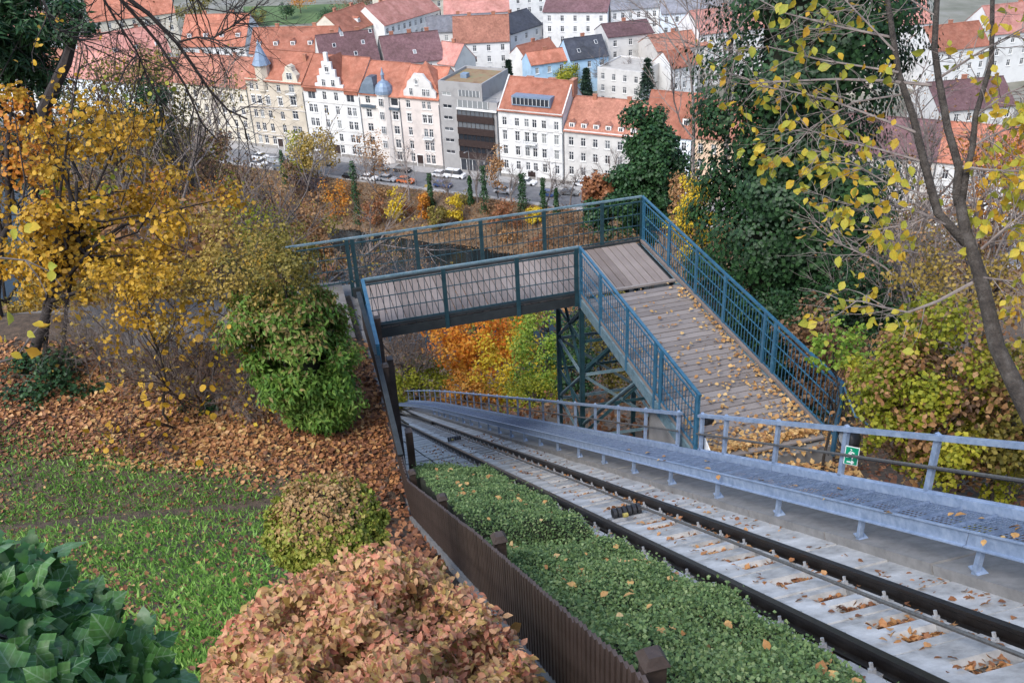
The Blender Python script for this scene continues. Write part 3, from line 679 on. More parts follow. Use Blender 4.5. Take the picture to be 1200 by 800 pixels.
def gable_roof(root, fr, w, h, depth, ridge, mat, over=.45, rd=None, x0=0.0, name='roof'):
    rd = -depth / 2 if rd is None else rd; b = MB(); t = .18
    sf = (ridge - h) / max(-rd, .1); sb = (ridge - h) / max(depth + rd, .1)
    A = [fr.p(x0 - .1, over, h - over * sf), fr.p(w + .1, over, h - over * sf), fr.p(w + .1, rd, ridge), fr.p(x0 - .1, rd, ridge)]
    B = [fr.p(x0 - .1, rd, ridge), fr.p(w + .1, rd, ridge), fr.p(w + .1, -depth - over, h - over * sb), fr.p(x0 - .1, -depth - over, h - over * sb)]
    up = np.array([0, 0, t]); b.hexa(A + [p + up for p in A]); b.hexa(B + [p + up for p in B])
    o = b.build(name, mat, root)
    rb = MB(); rb.beam(fr.p(x0 - .1, rd, ridge + t + .02), fr.p(w + .1, rd, ridge + t + .02), .3, .12); rb.build('ridge', mat, o)
    return o
def chimney(root, fr, x, d, z0, h=1.6, w=.9, dd=.6, mat='brickch'):
    b = MB(); b.box(fr.p(x, d, z0), fr.ex * w, fr.n * dd, (0, 0, h)); b.box(fr.p(x - .08, d - .08, z0 + h), fr.ex * (w + .16), fr.n * (dd + .16), (0, 0, .14)); b.build('chimney', M[mat], root)
def dormer(root, fr, x, d, z, w=1.3, h=1.5, dep=2.2, rm='tile', wm='trim'):
    b = MB(); b.box(fr.p(x - w / 2, d - dep, z), fr.ex * w, fr.n * dep, (0, 0, h)); o = b.build('dormer', M[wm] if wm in M else PL[wm], root)
    b = MB(); b.prism([fr.p(x - w / 2 - .12, d + .12, z + h - .02), fr.p(x + w / 2 + .12, d + .12, z + h - .02), fr.p(x, d + .12, z + h + .5)], -fr.n * (dep + .3)); b.build('dormer_roof', M[rm], o)
    me, mp = win_mesh(w * .68, h * .7, 'bare'); q = place('window', me, root, fr.p(x, d + .18, z + .18), fr.m3()); pn = bpy.data.objects.new('pane', mp); SC.collection.objects.link(pn); pn.parent = q
def skylight(root, fr, x, d, h, ridge, rd, w=.9, l=1.3):
    s_ = (ridge - h) / -rd; z = h - d * s_ + .2; t = norm(-fr.n + np.array([0, 0, s_])); nn = norm(np.cross(fr.ex, t)); nn = nn if nn[2] > 0 else -nn
    b = MB(); b.box(fr.p(x, d, z), fr.ex * w, t * l, nn * .1); o = b.build('skylight', M['trim'], root)
    b = MB(); b.box(fr.p(x + .08, d, z) + t * .08 + nn * .1, fr.ex * (w - .16), t * (l - .16), nn * .012); b.build('pane', M['pane'], o)
def cornice(root, fr, w, z, mat, d=.28, t=.35, x0=0.0):
    b = MB(); b.box(fr.p(x0 + .02, .005, z - t), fr.ex * (w - x0 - .04), fr.n * d, (0, 0, t)); b.build('cornice', mat, root)
def grid(xs, rows, w, st='plain'): return [(x, z, w, h, st) for z, h, *s_ in rows for x in xs]
def quay(s0, s1, label, depth=12):
    fr = FR(T(s0, 0, 0), TE); w = s1 - s0; root = _quay(s0, s1, label, depth)
    b = MB(); b.tube([fr.p(w - .12, .1, .1), fr.p(w - .12, .1, 13.0 if s0 > 14 else 15.6)], .07, 6); b.build('downpipe', M['lead'], root)
    if not -16 < s0 < -15: b = MB(); b.box(fr.p(.02, .012, -.1), fr.ex * (w - .04), fr.n * .07, (0, 0, .95)); b.build('plinth', M['plinth'], root)
    return fr, root, w
M['plinth'] = surf('stone_plinth', (.20, .185, .17), (.32, .30, .275), 1.2, .9, 0, .3)
def _quay(s0, s1, label, depth=12):
    root = thing('town_house', T((s0 + s1) / 2, -depth / 2, 0), label, 'house'); return root
def dowins(root, fr, wins):
    for x, z, w, h, *st in wins: put_window(root, fr, x, z, w, h, st[0] if st else 'plain')
def door(root, fr, x, w=1.6, h=2.8, mat='bronze'):
    b = MB(); b.box(fr.p(x - w / 2, .02, .1), fr.ex * w, fr.n * .06, (0, 0, h)); o = b.build('door', M[mat], root)
    b = MB(); b.box(fr.p(x - w / 2 - .18, .02, .1), fr.ex * .16, fr.n * .12, (0, 0, h + .2)); b.box(fr.p(x + w / 2 + .02, .02, .1), fr.ex * .16, fr.n * .12, (0, 0, h + .2)); b.box(fr.p(x - w / 2, .02, h + .12), fr.ex * w, fr.n * .12, (0, 0, .18)); b.build('door_frame', M['trim'], o)
def balcony(root, fr, x, z, w=2.4, d=1.0, mat=None):
    b = MB(); b.box(fr.p(x - w / 2, .02, z), fr.ex * w, fr.n * d, (0, 0, .18)); o = b.build('balcony', mat or M['trim'], root)
    b = MB()
    for i in range(int(w / .25) + 1): b.box(fr.p(x - w / 2 + i * .25, d - .05, z + .18), fr.ex * .04, fr.n * .04, (0, 0, .9))
    b.box(fr.p(x - w / 2, d - .06, z + 1.06), fr.ex * w, fr.n * .06, (0, 0, .06)); b.build('balustrade', M['lead'], o)

# --- q1: cream house at the far left of the row
fr, root, w = quay(-97, -71.6, 'cream quay house with broad red tiled roof beside the turreted house')
wins = grid([2 + 3.0 * i for i in range(8)], [(11.6, 1.9), (8.2, 1.9), (4.8, 1.9), (1.4, 1.9)], 1.15)
walls(root, fr, w, 15.4, 14, wins, PL['cream'], 21.0); gable_roof(root, fr, w, 15.4, 14, 21.0, M['tile_old']); dowins(root, fr, wins); cornice(root, fr, w, 15.1, PL['cream'])
for x in (5, 16): chimney(root, fr, x, -8.5, 20.0)
# --- q2: beige turret house
fr, root, w = quay(-71.5, -54.1, 'beige ornate quay house with blue-grey conical corner turret')
wins = [(x, z, 1.2, h, 'hood' if z == 11.6 else 'plain') for z, h in ((15.2, 1.7), (11.6, 2.0), (8.1, 2.0), (4.6, 2.1), (1.2, 2.2)) for x in (1.6, 3.6, 6.2, 10.0, 13.2, 14.8)]
wins = [q for q in wins if not (q[0] > 12.5 and q[1] > 8)] + [(14.0, 12.0, 1.7, 2.3, 'hood'), (14.0, 15.3, 1.6, 1.9, 'arch'), (14.0, 8.5, 1.7, 2.1, 'plain')]
walls(root, fr, w, 17.9, 13, wins, PL['beige'], 23.6); gable_roof(root, fr, w, 17.9, 13, 23.6, M['tile']); dowins(root, fr, wins); cornice(root, fr, w, 18.0, PL['cream'])
for z in (3.9, 10.9): cornice(root, fr, w, z, PL['stone'], .14, .25)
b = MB(); b.lathe(fr.p(5.0, -1.2, 0), [(1.9, 15), (1.9, 21.0), (2.15, 21.1), (2.15, 21.4)], 8); tw = b.build('turret', PL['beige'], root)
b = MB(); b.lathe(fr.p(5.0, -1.2, 0), [(2.4, 21.4), (1.5, 23.4), (.8, 25.2), (.2, 26.8), (.03, 27.6)], 8); b.build('turret_roof', M['zinc'], tw)
gb = MB(); gx = 14.0
gb.prism([fr.p(gx + a, .06, z) for a, z in ((-2.3, 17.6), (2.3, 17.6), (2.1, 19.6), (1.2, 20.6), (.9, 21.6), (0, 22.1), (-.9, 21.6), (-1.2, 20.6), (-2.1, 19.6))], -fr.n * 1.6); gb.build('gable', PL['cream'], root)
put_window(root, fr, gx, 18.5, 1.7, 1.7, 'bare', .26); balcony(root, fr, 14.0, 14.9, 2.6); door(root, fr, 8.0); chimney(root, fr, 15.5, -5, 22)
# --- q3: white house with stepped gable
fr, root, w = quay(-54.0, -37.6, 'white quay house with tall stepped centre gable and red tiled roof')
rows = ((14.2, 2.1), (10.8, 2.1), (7.3, 2.1), (4.0, 2.0), (1.0, 2.1))
wins = [(x, z, 1.15, h, 'plain') for z, h in rows for x in (1.7, 3.1, 6.2, 9.6, 13.0, 14.5) if not (x in (1.7, 3.1, 13.0, 14.5) and z > 14)]
wins += [(2.4, 14.2, 2.2, 1.9, 'strip'), (13.7, 14.2, 2.2, 1.9, 'strip')]
walls(root, fr, w, 17.4, 13, wins, PL['white'], 23.4); gable_roof(root, fr, w, 17.4, 13, 23.4, M['tile']); dowins(root, fr, wins)
for z in (3.6, 6.9, 13.7): cornice(root, fr, w, z, PL['offwhite'], .12, .2)
st = [(-4.1, 16.5), (4.1, 16.5), (4.1, 18.2), (3.2, 18.2), (3.2, 20.0), (2.3, 20.0), (2.3, 21.8), (1.4, 21.8), (1.4, 23.6), (.5, 23.6), (.5, 25.8), (-.5, 25.8), (-.5, 23.6), (-1.4, 23.6), (-1.4, 21.8), (-2.3, 21.8), (-2.3, 20.0), (-3.2, 20.0), (-3.2, 18.2), (-4.1, 18.2)]
gb = MB(); gb.prism([fr.p(8 + a, .07, z) for a, z in st], -fr.n * .6); gb.build('stepped_gable', PL['white'], root)
b = MB(); b.prism([fr.p(8 - 3.6, -.55, 17.2), fr.p(8 + 3.6, -.55, 17.2), fr.p(8, -.55, 24.4)], -fr.n * 6); b.build('gable_roof', M['tile'], root)
for a, z in ((-1.4, 17.7), (1.3, 17.7), (.0, 21.2)): put_window(root, fr, 8 + a, z, 1.1, 1.7 if z < 20 else 1.3, 'arch' if z > 20 else 'bare', .27)
for x0, x1 in ((.3, 4.0), (12.2, 16.1)):
    b = MB(); b.box(fr.p(x0, .04, 16.1), fr.ex * (x1 - x0), fr.n * .25, (0, 0, 1.4)); b.build('mansard_strip', M['tile'], root)
door(root, fr, 8.0, 1.8, 3.0)
# --- q4: pale house with lead bay roof and little dome
fr, root, w = quay(-37.5, -26.4, 'pale stone quay house with dark lead bay roof and small zinc dome')
wins = [(x, z, 1.5, h, st_) for z, h, st_ in ((11.0, 2.0, 'hood'), (7.5, 2.0, 'plain'), (4.0, 2.2, 'arch'), (1.0, 2.2, 'plain')) for x in (2.2, 6.6, 9.6)] + [(2.2, 14.4, 1.3, 1.8, 'plain'), (6.6, 14.4, 1.1, 1.8, 'arch'), (9.6, 14.4, 2.0, 1.8, 'strip')]
walls(root, fr, w, 16.9, 13, wins, PL['pale'], 22.8); gable_roof(root, fr, w, 16.9, 13, 22.8, M['tile']); dowins(root, fr, wins)
for z in (3.4, 13.6): cornice(root, fr, w, z, PL['offwhite'], .14, .25)
b = MB(); b.hexa([fr.p(.2, .5, 16.9), fr.p(4.6, .5, 16.9), fr.p(4.6, -5, 16.9), fr.p(.2, -5, 16.9), fr.p(.8, -.3, 19.0), fr.p(4.0, -.3, 19.0), fr.p(4.0, -5, 19.0), fr.p(.8, -5, 19.0)])
b.hexa([fr.p(.8, -.3, 19.0), fr.p(4.0, -.3, 19.0), fr.p(4.0, -5, 19.0), fr.p(.8, -5, 19.0), fr.p(1.6, -1.2, 20.4), fr.p(3.2, -1.2, 20.4), fr.p(3.2, -5, 20.4), fr.p(1.6, -5, 20.4)]); b.build('bay_roof', M['lead'], root)
b = MB(); b.lathe(fr.p(6.7, -.6, 0), [(1.9, 0.2), (1.9, 16.8), (2.1, 16.9), (2.1, 17.2)], 12); b.build('bay', PL['pale'], root)
b = MB(); b.lathe(fr.p(6.7, -.6, 0), [(2.3, 17.2), (2.25, 17.9), (1.9, 18.9), (1.2, 19.7), (.5, 20.1), (.35, 20.4), (.35, 21.3), (.5, 21.4), (.25, 22.2), (.03, 23.2)], 12); b.build('dome', M['zinc'], root)
for z in (4.2, 7.7, 11.2, 14.4): put_window(root, fr, 6.7, z, 1.2, 1.9, 'bare', 1.5)
b = MB(); b.box(fr.p(8.1, .04, 13.5), fr.ex * 2.8, fr.n * .5, (0, 0, .5)); b.build('awning', M['lead'], root); b = MB(); b.box(fr.p(.3, .04, 13.5), fr.ex * 4, fr.n * .5, (0, 0, .6)); b.build('awning', M['lead'], root)
# --- q5: rose house with curved gable
fr, root, w = quay(-26.3, -15.7, 'pale rose quay house with rounded gable and steep red hipped roof')
wins = [(x, z, ww, h, st_) for z, h, st_ in ((10.9, 2.0, 'hood'), (7.6, 2.0, 'plain'), (4.2, 2.1, 'arch'), (1.0, 2.2, 'arch')) for x, ww in ((2.2, 1.1), (6.4, 1.1), (7.8, 1.1))] + [(2.2, 14.3, 1.1, 1.8, 'arch'), (6.4, 14.3, 1.0, 1.8, 'plain'), (7.8, 14.3, 1.0, 1.8, 'plain')]
walls(root, fr, w, 17.0, 13, wins, PL['rose'], 22.6); gable_roof(root, fr, w, 17.0, 13, 22.6, M['tile'], rd=-6.5); dowins(root, fr, wins)
cv = [(-4.4, 16.4), (4.4, 16.4), (4.3, 18.4), (3.4, 19.2), (3.0, 20.6), (2.0, 21.4), (1.2, 22.5), (-1.2, 22.5), (-2.0, 21.4), (-3.0, 20.6), (-3.4, 19.2), (-4.3, 18.4)]
gb = MB(); gb.prism([fr.p(5.6 + a, .08, z) for a, z in cv], -fr.n * .6); gb.build('curved_gable', PL['offwhite'], root)
b = MB(); b.add([fr.p(1.2, -.5, 18.2), fr.p(10.4, -.5, 18.2), fr.p(10.4, -9, 18.2), fr.p(1.2, -9, 18.2), fr.p(5.8, -3.6, 24.6)], [(0, 1, 4), (1, 2, 4), (2, 3, 4), (3, 0, 4)]); b.build('hipped_roof', M['tile'], root)
for a, z in ((-2.0, 17.4), (1.4, 17.4), (2.5, 17.4)): put_window(root, fr, 5.4 + a, z, .95, 1.7, 'bare', .28)
put_window(root, fr, 5.0, 20.1, .8, 1.0, 'arch', .28); balcony(root, fr, 7.1, 7.2, 2.6); door(root, fr, 4.2, 1.6)
# --- q6: modern office block
fr, root, w = quay(-15.6, -.8, 'modern grey office block with dark brown glazed front and planted roof terrace', 14)
st_w = [(2.0, z, 2.4, .85, 'strip') for z in (18.0, 15.1, 12.4, 9.7, 7.0, 4.2)]
walls(root, fr, 4.4, 20.6, 14, st_w, PL['grey'], name='wall'); dowins(root, fr, st_w)
b = MB(); b.box(fr.p(.35, -13.6, 20.6), fr.ex * 10.5, fr.n * 13.3, (0, 0, .12)); rf = b.build('roof', M['greenroof'], root)
b = MB()
for o_, a_, c_ in ((fr.p(0, -.3, 20.6), fr.ex * 11.2, fr.n * .3), (fr.p(0, -14, 20.6), fr.ex * 11.2, fr.n * .3), (fr.p(0, -13.7, 20.6), fr.ex * .3, fr.n * 13.4), (fr.p(10.9, -13.7, 20.6), fr.ex * .3, fr.n * 13.4)): b.box(o_, a_, c_, (0, 0, .7))
b.build('parapet', PL['grey'], root)
b = MB(); b.box(fr.p(4.4, -14, -.3), fr.ex * 6.8, fr.n * 14, (0, 0, 20.9)); b.build('core', PL['grey'], root)
b = MB(); b.box(fr.p(11.2, -14, -.3), fr.ex * 3.6, fr.n * 13.9, (0, 0, 17.6)); b.build('side_wing', PL['grey'], root)
for z, d0 in ((3.6, .4), (6.5, .4), (9.4, .4), (12.3, .4)):
    b = MB(); b.box(fr.p(4.5, .02, z), fr.ex * 9.4, fr.n * d0, (0, 0, 1.55)); b.build('cladding_band', M['bronze'], root)
    b = MB(); b.box(fr.p(4.5, .02, z + 1.56), fr.ex * 9.4, fr.n * .12, (0, 0, 1.3)); o = b.build('window_band', M['pane'], root)
    b = MB()
    for i in range(9): b.box(fr.p(4.6 + i * 1.12, .14, z + 1.56), fr.ex * .1, fr.n * .06, (0, 0, 1.3))
    b.build('mullions', M['bronze'], o)
b = MB(); b.box(fr.p(4.5, .02, 15.15), fr.ex * 10.3, fr.n * .5, (0, 0, .35)); b.build('balcony_edge', PL['white'], root)
for (x0, x1, z0_, z1_) in ((4.8, 12.5, 15.7, 17.3), (5.2, 10.6, 18.2, 19.6), (4.6, 13.8, .6, 3.2)):
    b = MB(); b.box(fr.p(x0, .02, z0_), fr.ex * (x1 - x0), fr.n * .06, (0, 0, z1_ - z0_)); o = b.build('window_band', M['pane'], root)
    b = MB()
    for x in np.arange(x0, x1 + .01, (x1 - x0) / 6): b.box(fr.p(x - .05, .08, z0_), fr.ex * .1, fr.n * .05, (0, 0, z1_ - z0_))
    b.build('mullions', M['trim'], o)
b = MB()
for i in range(14): b.box(fr.p(11.3 + i * .25, -.1, 17.3), fr.ex * .04, fr.n * .04, (0, 0, 1.0))
b.box(fr.p(11.2, -.12, 18.25), fr.ex * 3.6, fr.n * .06, (0, 0, .06)); b.build('terrace_railing', M['lead'], root)
b = MB(); b.box(fr.p(3.0, -7, 20.72), fr.ex * 1.6, fr.n * 1.6, (0, 0, 1.0)); b.build('roof_hatch', M['zinc'], root)
# --- q7: white palace-like house
fr, root, w = quay(-.6, 15.2, 'tall white quay house with wide glazed dormer strip in its red roof')
xs = [1.5, 4.6, 7.0, 8.9, 11.2, 14.2]
wins = [(x, z, 1.1, h, st_) for z, h, st_ in ((12.4, 1.9, 'plain'), (9.0, 2.2, 'hood'), (5.6, 2.1, 'hood'), (2.2, 2.0, 'plain')) for x in xs]
walls(root, fr, w, 16.0, 13, wins, PL['white'], 21.6); gable_roof(root, fr, w, 16.0, 13, 21.6, M['tile']); dowins(root, fr, wins)
for z in (16.1, 12.0, 5.1): cornice(root, fr, w, z, PL['offwhite'], .3 if z > 15 else .16, .4 if z > 15 else .22)
b = MB(); b.box(fr.p(3.2, -3.2, 17.0), fr.ex * 9.4, fr.n * 2.6, (0, 0, 2.1)); o = b.build('dormer_strip', M['zinc'], root)
b = MB(); b.box(fr.p(3.4, -.6, 17.3), fr.ex * 9.0, fr.n * .06, (0, 0, 1.45)); p_ = b.build('strip_glass', M['pane'], o)
b = MB()
for i in range(10): b.box(fr.p(3.4 + i * .98, -.54, 17.3), fr.ex * .09, fr.n * .05, (0, 0, 1.45))
tag(b.build('mullions', M['trim'], o), kind='stuff')
for x in (-.05, w - .25):
    b = MB(); b.prism([fr.p(x, .3, 15.9), fr.p(x, -6.5, 22.2), fr.p(x, -13.2, 15.9)], fr.ex * .3); b.build('fire_wall', PL['offwhite'], root)
balcony(root, fr, 7.9, 8.6, 3.0); door(root, fr, 7.9, 1.9, 2.2); chimney(root, fr, 15.2, -8, 18.5, 3.5, 1.0, 2.5)
for x in (4, 9.5): chimney(root, fr, x, -8, 20.4, 1.2, 1.6)
# --- q8: long low house with row of small dormers
fr, root, w = quay(15.5, 33.2, 'long grey-white quay house with row of small dormers in its weathered roof')
xs = [1.6 + 2.85 * i for i in range(6)]
wins = [(x, z, 1.15, 1.9, 'plain') for z in (9.3, 5.9, 2.5) for x in xs]
walls(root, fr, w, 12.8, 13, wins, PL['offwhite'], 18.4); gable_roof(root, fr, w, 12.8, 13, 18.4, M['tile_old']); dowins(root, fr, wins); cornice(root, fr, w, 12.9, PL['white'])
for x in xs: dormer(root, fr, x, -.5, 13.1, 1.3, 1.3, 1.8, 'tile_old')
for x in (4.5, 12.5): chimney(root, fr, x, -6.5, 17.6)
# --- q9, q10
fr, root, w = quay(33.3, 44.4, 'pale blue quay house partly behind the ivy-covered evergreen')
wins = [(x, z, 1.1, 1.9, 'plain') for z in (10.6, 7.4, 4.2, 1.2) for x in (1.8, 4.2, 6.8, 9.4)]
walls(root, fr, w, 13.9, 13, wins, PL['ice'], 21.0); gable_roof(root, fr, w, 13.9, 13, 21.0, M['tile']); dowins(root, fr, wins)
for x in (2.2, 9.2): dormer(root, fr, x, -1.6, 15.5, 1.5, 1.7, 2.4, 'tile')
fr, root, w = quay(44.5, 54.5, 'peach coloured quay house at the right end of the row')
wins = [(x, z, 1.1, 1.9, 'plain') for z in (10.8, 7.4, 4.2) for x in (1.8, 4.6, 7.6)] + [(3.2, 1.0, 2.0, 2.6, 'arch'), (7.4, 1.2, 1.1, 1.9, 'plain')]
walls(root, fr, w, 14.2, 13, wins, PL['peach'], 20.0); gable_roof(root, fr, w, 14.2, 13, 20.0, M['tile_old']); dowins(root, fr, wins)
for a_, c_, lab, pl, rm in ((-112, -97.1, 'white quay house with weathered roof behind the bare hanging branches', 'white', 'tile_old'), (-140, -112.1, 'bluish white quay house with pale roof behind the tangled twigs', 'ice', 'tile_pink'), (-170, -140.1, 'white quay house mostly hidden by the golden maple', 'white', 'tile_old'), (54.6, 72, 'cream quay house seen through the yellow-leaved tree', 'cream', 'tile'), (72.1, 92, 'grey quay house behind the forked trunk at the right', 'stone', 'tile_dark'), (92.1, 112, 'white quay house far right beyond the forked tree', 'white', 'tile')):
    fr, root, w = quay(a_, c_, lab); wins = [(x, z, 1.1, 1.9, 'plain') for z in (10.4, 7.2, 4.0, 1.0) for x in np.arange(1.8, w - 1, 2.9)]
    walls(root, fr, w, 14.0, 13, wins, PL[pl], 19.5); gable_roof(root, fr, w, 14.0, 13, 19.5, M[rm]); dowins(root, fr, wins); chimney(root, fr, 5, -7, 18.6)

# --- houses behind, each from the two ends of its front eave
def house(l, r, ze, depth, rise, wall, roof, label, rows=2, cols=5, kind='gable', ww=1.1, chim=1, sky=0, dorm=0, wst='plain', cat='house', zlow=None):
    A = pz(*l, STREET + ze); B = pz(*r, STREET + ze); A[2] = B[2] = STREET
    fr = FR(A, B - A); w = float(np.linalg.norm((B - A)[:2])); mid = fr.p(w / 2, -depth / 2, 0)
    root = thing('town_house', mid, label, cat)
    wins = [(w * (i + .5) / cols, ze - 2.9 - 3.2 * j, ww, 1.75, wst) for j in range(rows) for i in range(cols)] if rows else []
    if kind == 'gable':
        walls(root, fr, w, ze, depth, wins, PL[wall], ze + rise); gable_roof(root, fr, w, ze, depth, ze + rise, M[roof])
    elif kind == 'shed':
        walls(root, fr, w, ze, depth, wins, PL[wall], ze + rise, -depth + .1); gable_roof(root, fr, w, ze, depth, ze + rise, M[roof], rd=-depth + .1)
    else:
        walls(root, fr, w, ze, depth, wins, PL[wall]); b = MB(); b.box(fr.p(.25, -depth + .25, ze - .3), fr.ex * (w - .5), fr.n * (depth - .5), (0, 0, .25)); b.build('roof', M[roof], root)
        b = MB()
        for o_, a_, c_ in ((fr.p(0, -.25, ze - .02), fr.ex * w, fr.n * .25), (fr.p(0, -depth, ze - .02), fr.ex * w, fr.n * .25), (fr.p(0, -depth + .25, ze - .02), fr.ex * .25, fr.n * (depth - .5)), (fr.p(w - .25, -depth + .25, ze - .02), fr.ex * .25, fr.n * (depth - .5))): b.box(o_, a_, c_, (0, 0, .35))
        b.build('parapet', PL[wall], root)
    dowins(root, fr, wins)
    if kind != 'flat':
        for i in range(chim): chimney(root, fr, w * (i + .6) / (chim + .3), -depth * .55, ze + rise - .9, 1.9, 1.1)
        for i in range(sky): skylight(root, fr, w * (i + .5) / sky, -depth * (.12 + .16 * ((i * 7) % 3)), ze, ze + rise, -depth / 2)
        for i in range(dorm): dormer(root, fr, w * (i + .5) / dorm, -depth * .12, ze + .25 * rise, 1.3, 1.4, 2.2, roof)
    return fr, root, w
house((211, 54), (287, 53), 14, 16, 7.5, 'white', 'tile', 'long white house with high plain red roof behind the cream quay house', 2, 8, chim=2, dorm=4)
house((292, 62), (393, 60), 15, 13, 5.5, 'offwhite', 'tile', 'long red-roofed wing with white round dormers behind the turreted house', 1, 9, chim=2, dorm=5)
house((378, 80), (446, 72), 15, 15, 7.0, 'pale', 'tile_dark', 'house with maroon roof full of skylights beside a white fire wall', 1, 6, chim=2, sky=6)
house((452, 76), (521, 68), 14, 14, 6.0, 'pale', 'tile_dark', 'house with long plain maroon roof next to the planted office roof', 1, 6, chim=3, sky=1)
house((507, 72), (533, 76), 13, 9, 4.5, 'offwhite', 'tile_pink', 'small rose-roofed house squeezed behind the rounded gable', 1, 2)
house((404, 40), (448, 24), 15, 14, 5, 'cream', 'tile', 'red-roofed house with cream gable uphill of the maroon roofs', 1, 4, chim=2, dorm=1)
house((450, 30), (515, 11), 15, 15, 5, 'white', 'tile_pink', 'long white building with row of tall arched windows', 2, 10, wst='arch', chim=2)
house((500, 38), (576, 34), 14, 11, 3.5, 'offwhite', 'tile_grey', 'low house with grey sheet roof behind the white house with orange roof', 1, 5)
house((520, 17), (597, 13), 15, 12, 3.5, 'white', 'tile_pink', 'house with long pinkish roof at the back of the courtyards', 1, 5, chim=2)
house((531, 50), (597, 47), 14, 12, 6, 'white', 'tile_old', 'white courtyard house with mottled orange roof behind the fir', 3, 4, chim=2)
house((598, 40), (635, 28), 13, 12, 4, 'white', 'slate', 'white house with dark grey roof left of the large dark-red roofed block', 2, 3)
house((600, 50), (652, 40), 9, 9, 3, 'white', 'tile_grey', 'low white annex with grey roof in the courtyards', 1, 3, chim=0)
house((636, 14), (712, 14), 17, 16, 3.0, 'white', 'tile_dark', 'large plain white block with dark red flat-pitched roof', 4, 5, chim=1)
house((618, 72), (656, 62), 9, 9, 3.6, 'white', 'tile', 'small orange-roofed courtyard house left of the light blue house', 1, 3)
house((622, 76), (665, 70), 9.5, 7, 2.6, 'blue', 'tile', 'small light blue courtyard house with orange roof', 2, 3)
house((668, 70), (713, 64), 10, 10, 4.6, 'blue', 'slate', 'blue-grey courtyard house with steep dark slate roof', 2, 3, sky=2)
house((700, 80), (752, 86), 10, 14, 0, 'offwhite', 'gravel', 'cream flat-roofed courtyard block with gravel roof', 3, 4, 'flat')
house((712, 44), (766, 38), 14, 11, 2.6, 'offwhite', 'tile_dark', 'balconied house with low dark red roof beside the white block', 3, 3)
house((788, 80), (818, 74), 10, 9, 3.4, 'white', 'tile', 'small red-roofed white house half hidden by bare branches', 2, 3)
house((716, 12), (772, 8), 17, 14, 4, 'white', 'tile_grey', 'white apartment house with grey roof at the back', 4, 6)
house((775, 16), (850, 12), 16, 14, 4, 'ice', 'tile_grey', 'pale grey apartment house behind bare trees at the back', 4, 6)
house((770, 60), (830, 52), 12, 12, 3, 'stone', 'tile_old', 'low brownish house among the bare trees right of the balconied house', 2, 5)
house((820, 40), (905, 30), 15, 14, 5, 'white', 'tile_pink', 'white house behind the tall ivy-covered tree', 3, 6)
house((1030, 30), (1092, 26), 14, 14, 6, 'white', 'tile_pink', 'white house with broad pinkish roof seen between the forked stems', 3, 5, chim=2)
house((1095, 60), (1160, 52), 12, 12, 5, 'white', 'tile', 'white gabled house with small windows at the upper right', 3, 5)
house((1165, 40), (1260, 30), 14, 14, 6, 'white', 'tile_pink', 'white house cut by the right picture edge with pinkish roof', 3, 6)
house((1100, 130), (1190, 122), 12, 13, 4.5, 'offwhite', 'tile_dark', 'pale house with brownish roof low at the right', 3, 6)
house((960, 60), (1030, 52), 13, 12, 5, 'cream', 'tile', 'cream house hidden mostly by the dark ivy tree', 3, 5)
house((100, 76), (200, 60), 14, 15, 6.5, 'white', 'tile_pink', 'white house with wide pinkish roof behind the olive tree', 2, 8, chim=2, dorm=4)
house((105, 26), (205, 14), 14, 14, 6, 'cream', 'tile', 'cream house with red roof at the back behind the bare branches', 2, 7, chim=2)
house((-20, 55), (92, 36), 14, 15, 7, 'white', 'tile_pink', 'white house with big faded red roof behind the dark conifer', 2, 8, chim=2)
house((-30, 10), (50, -2), 14, 14, 5, 'white', 'tile_pink', 'white house with faded roof in the top corner behind the conifer', 2, 6)
house((445, 5), (520, -3), 15, 14, 5, 'cream', 'tile_old', 'cream house with mottled red roof at the very back', 2, 6)
house((560, -2), (640, -8), 15, 14, 4, 'white', 'tile_grey', 'white house with grey roof at the very back', 2, 6)

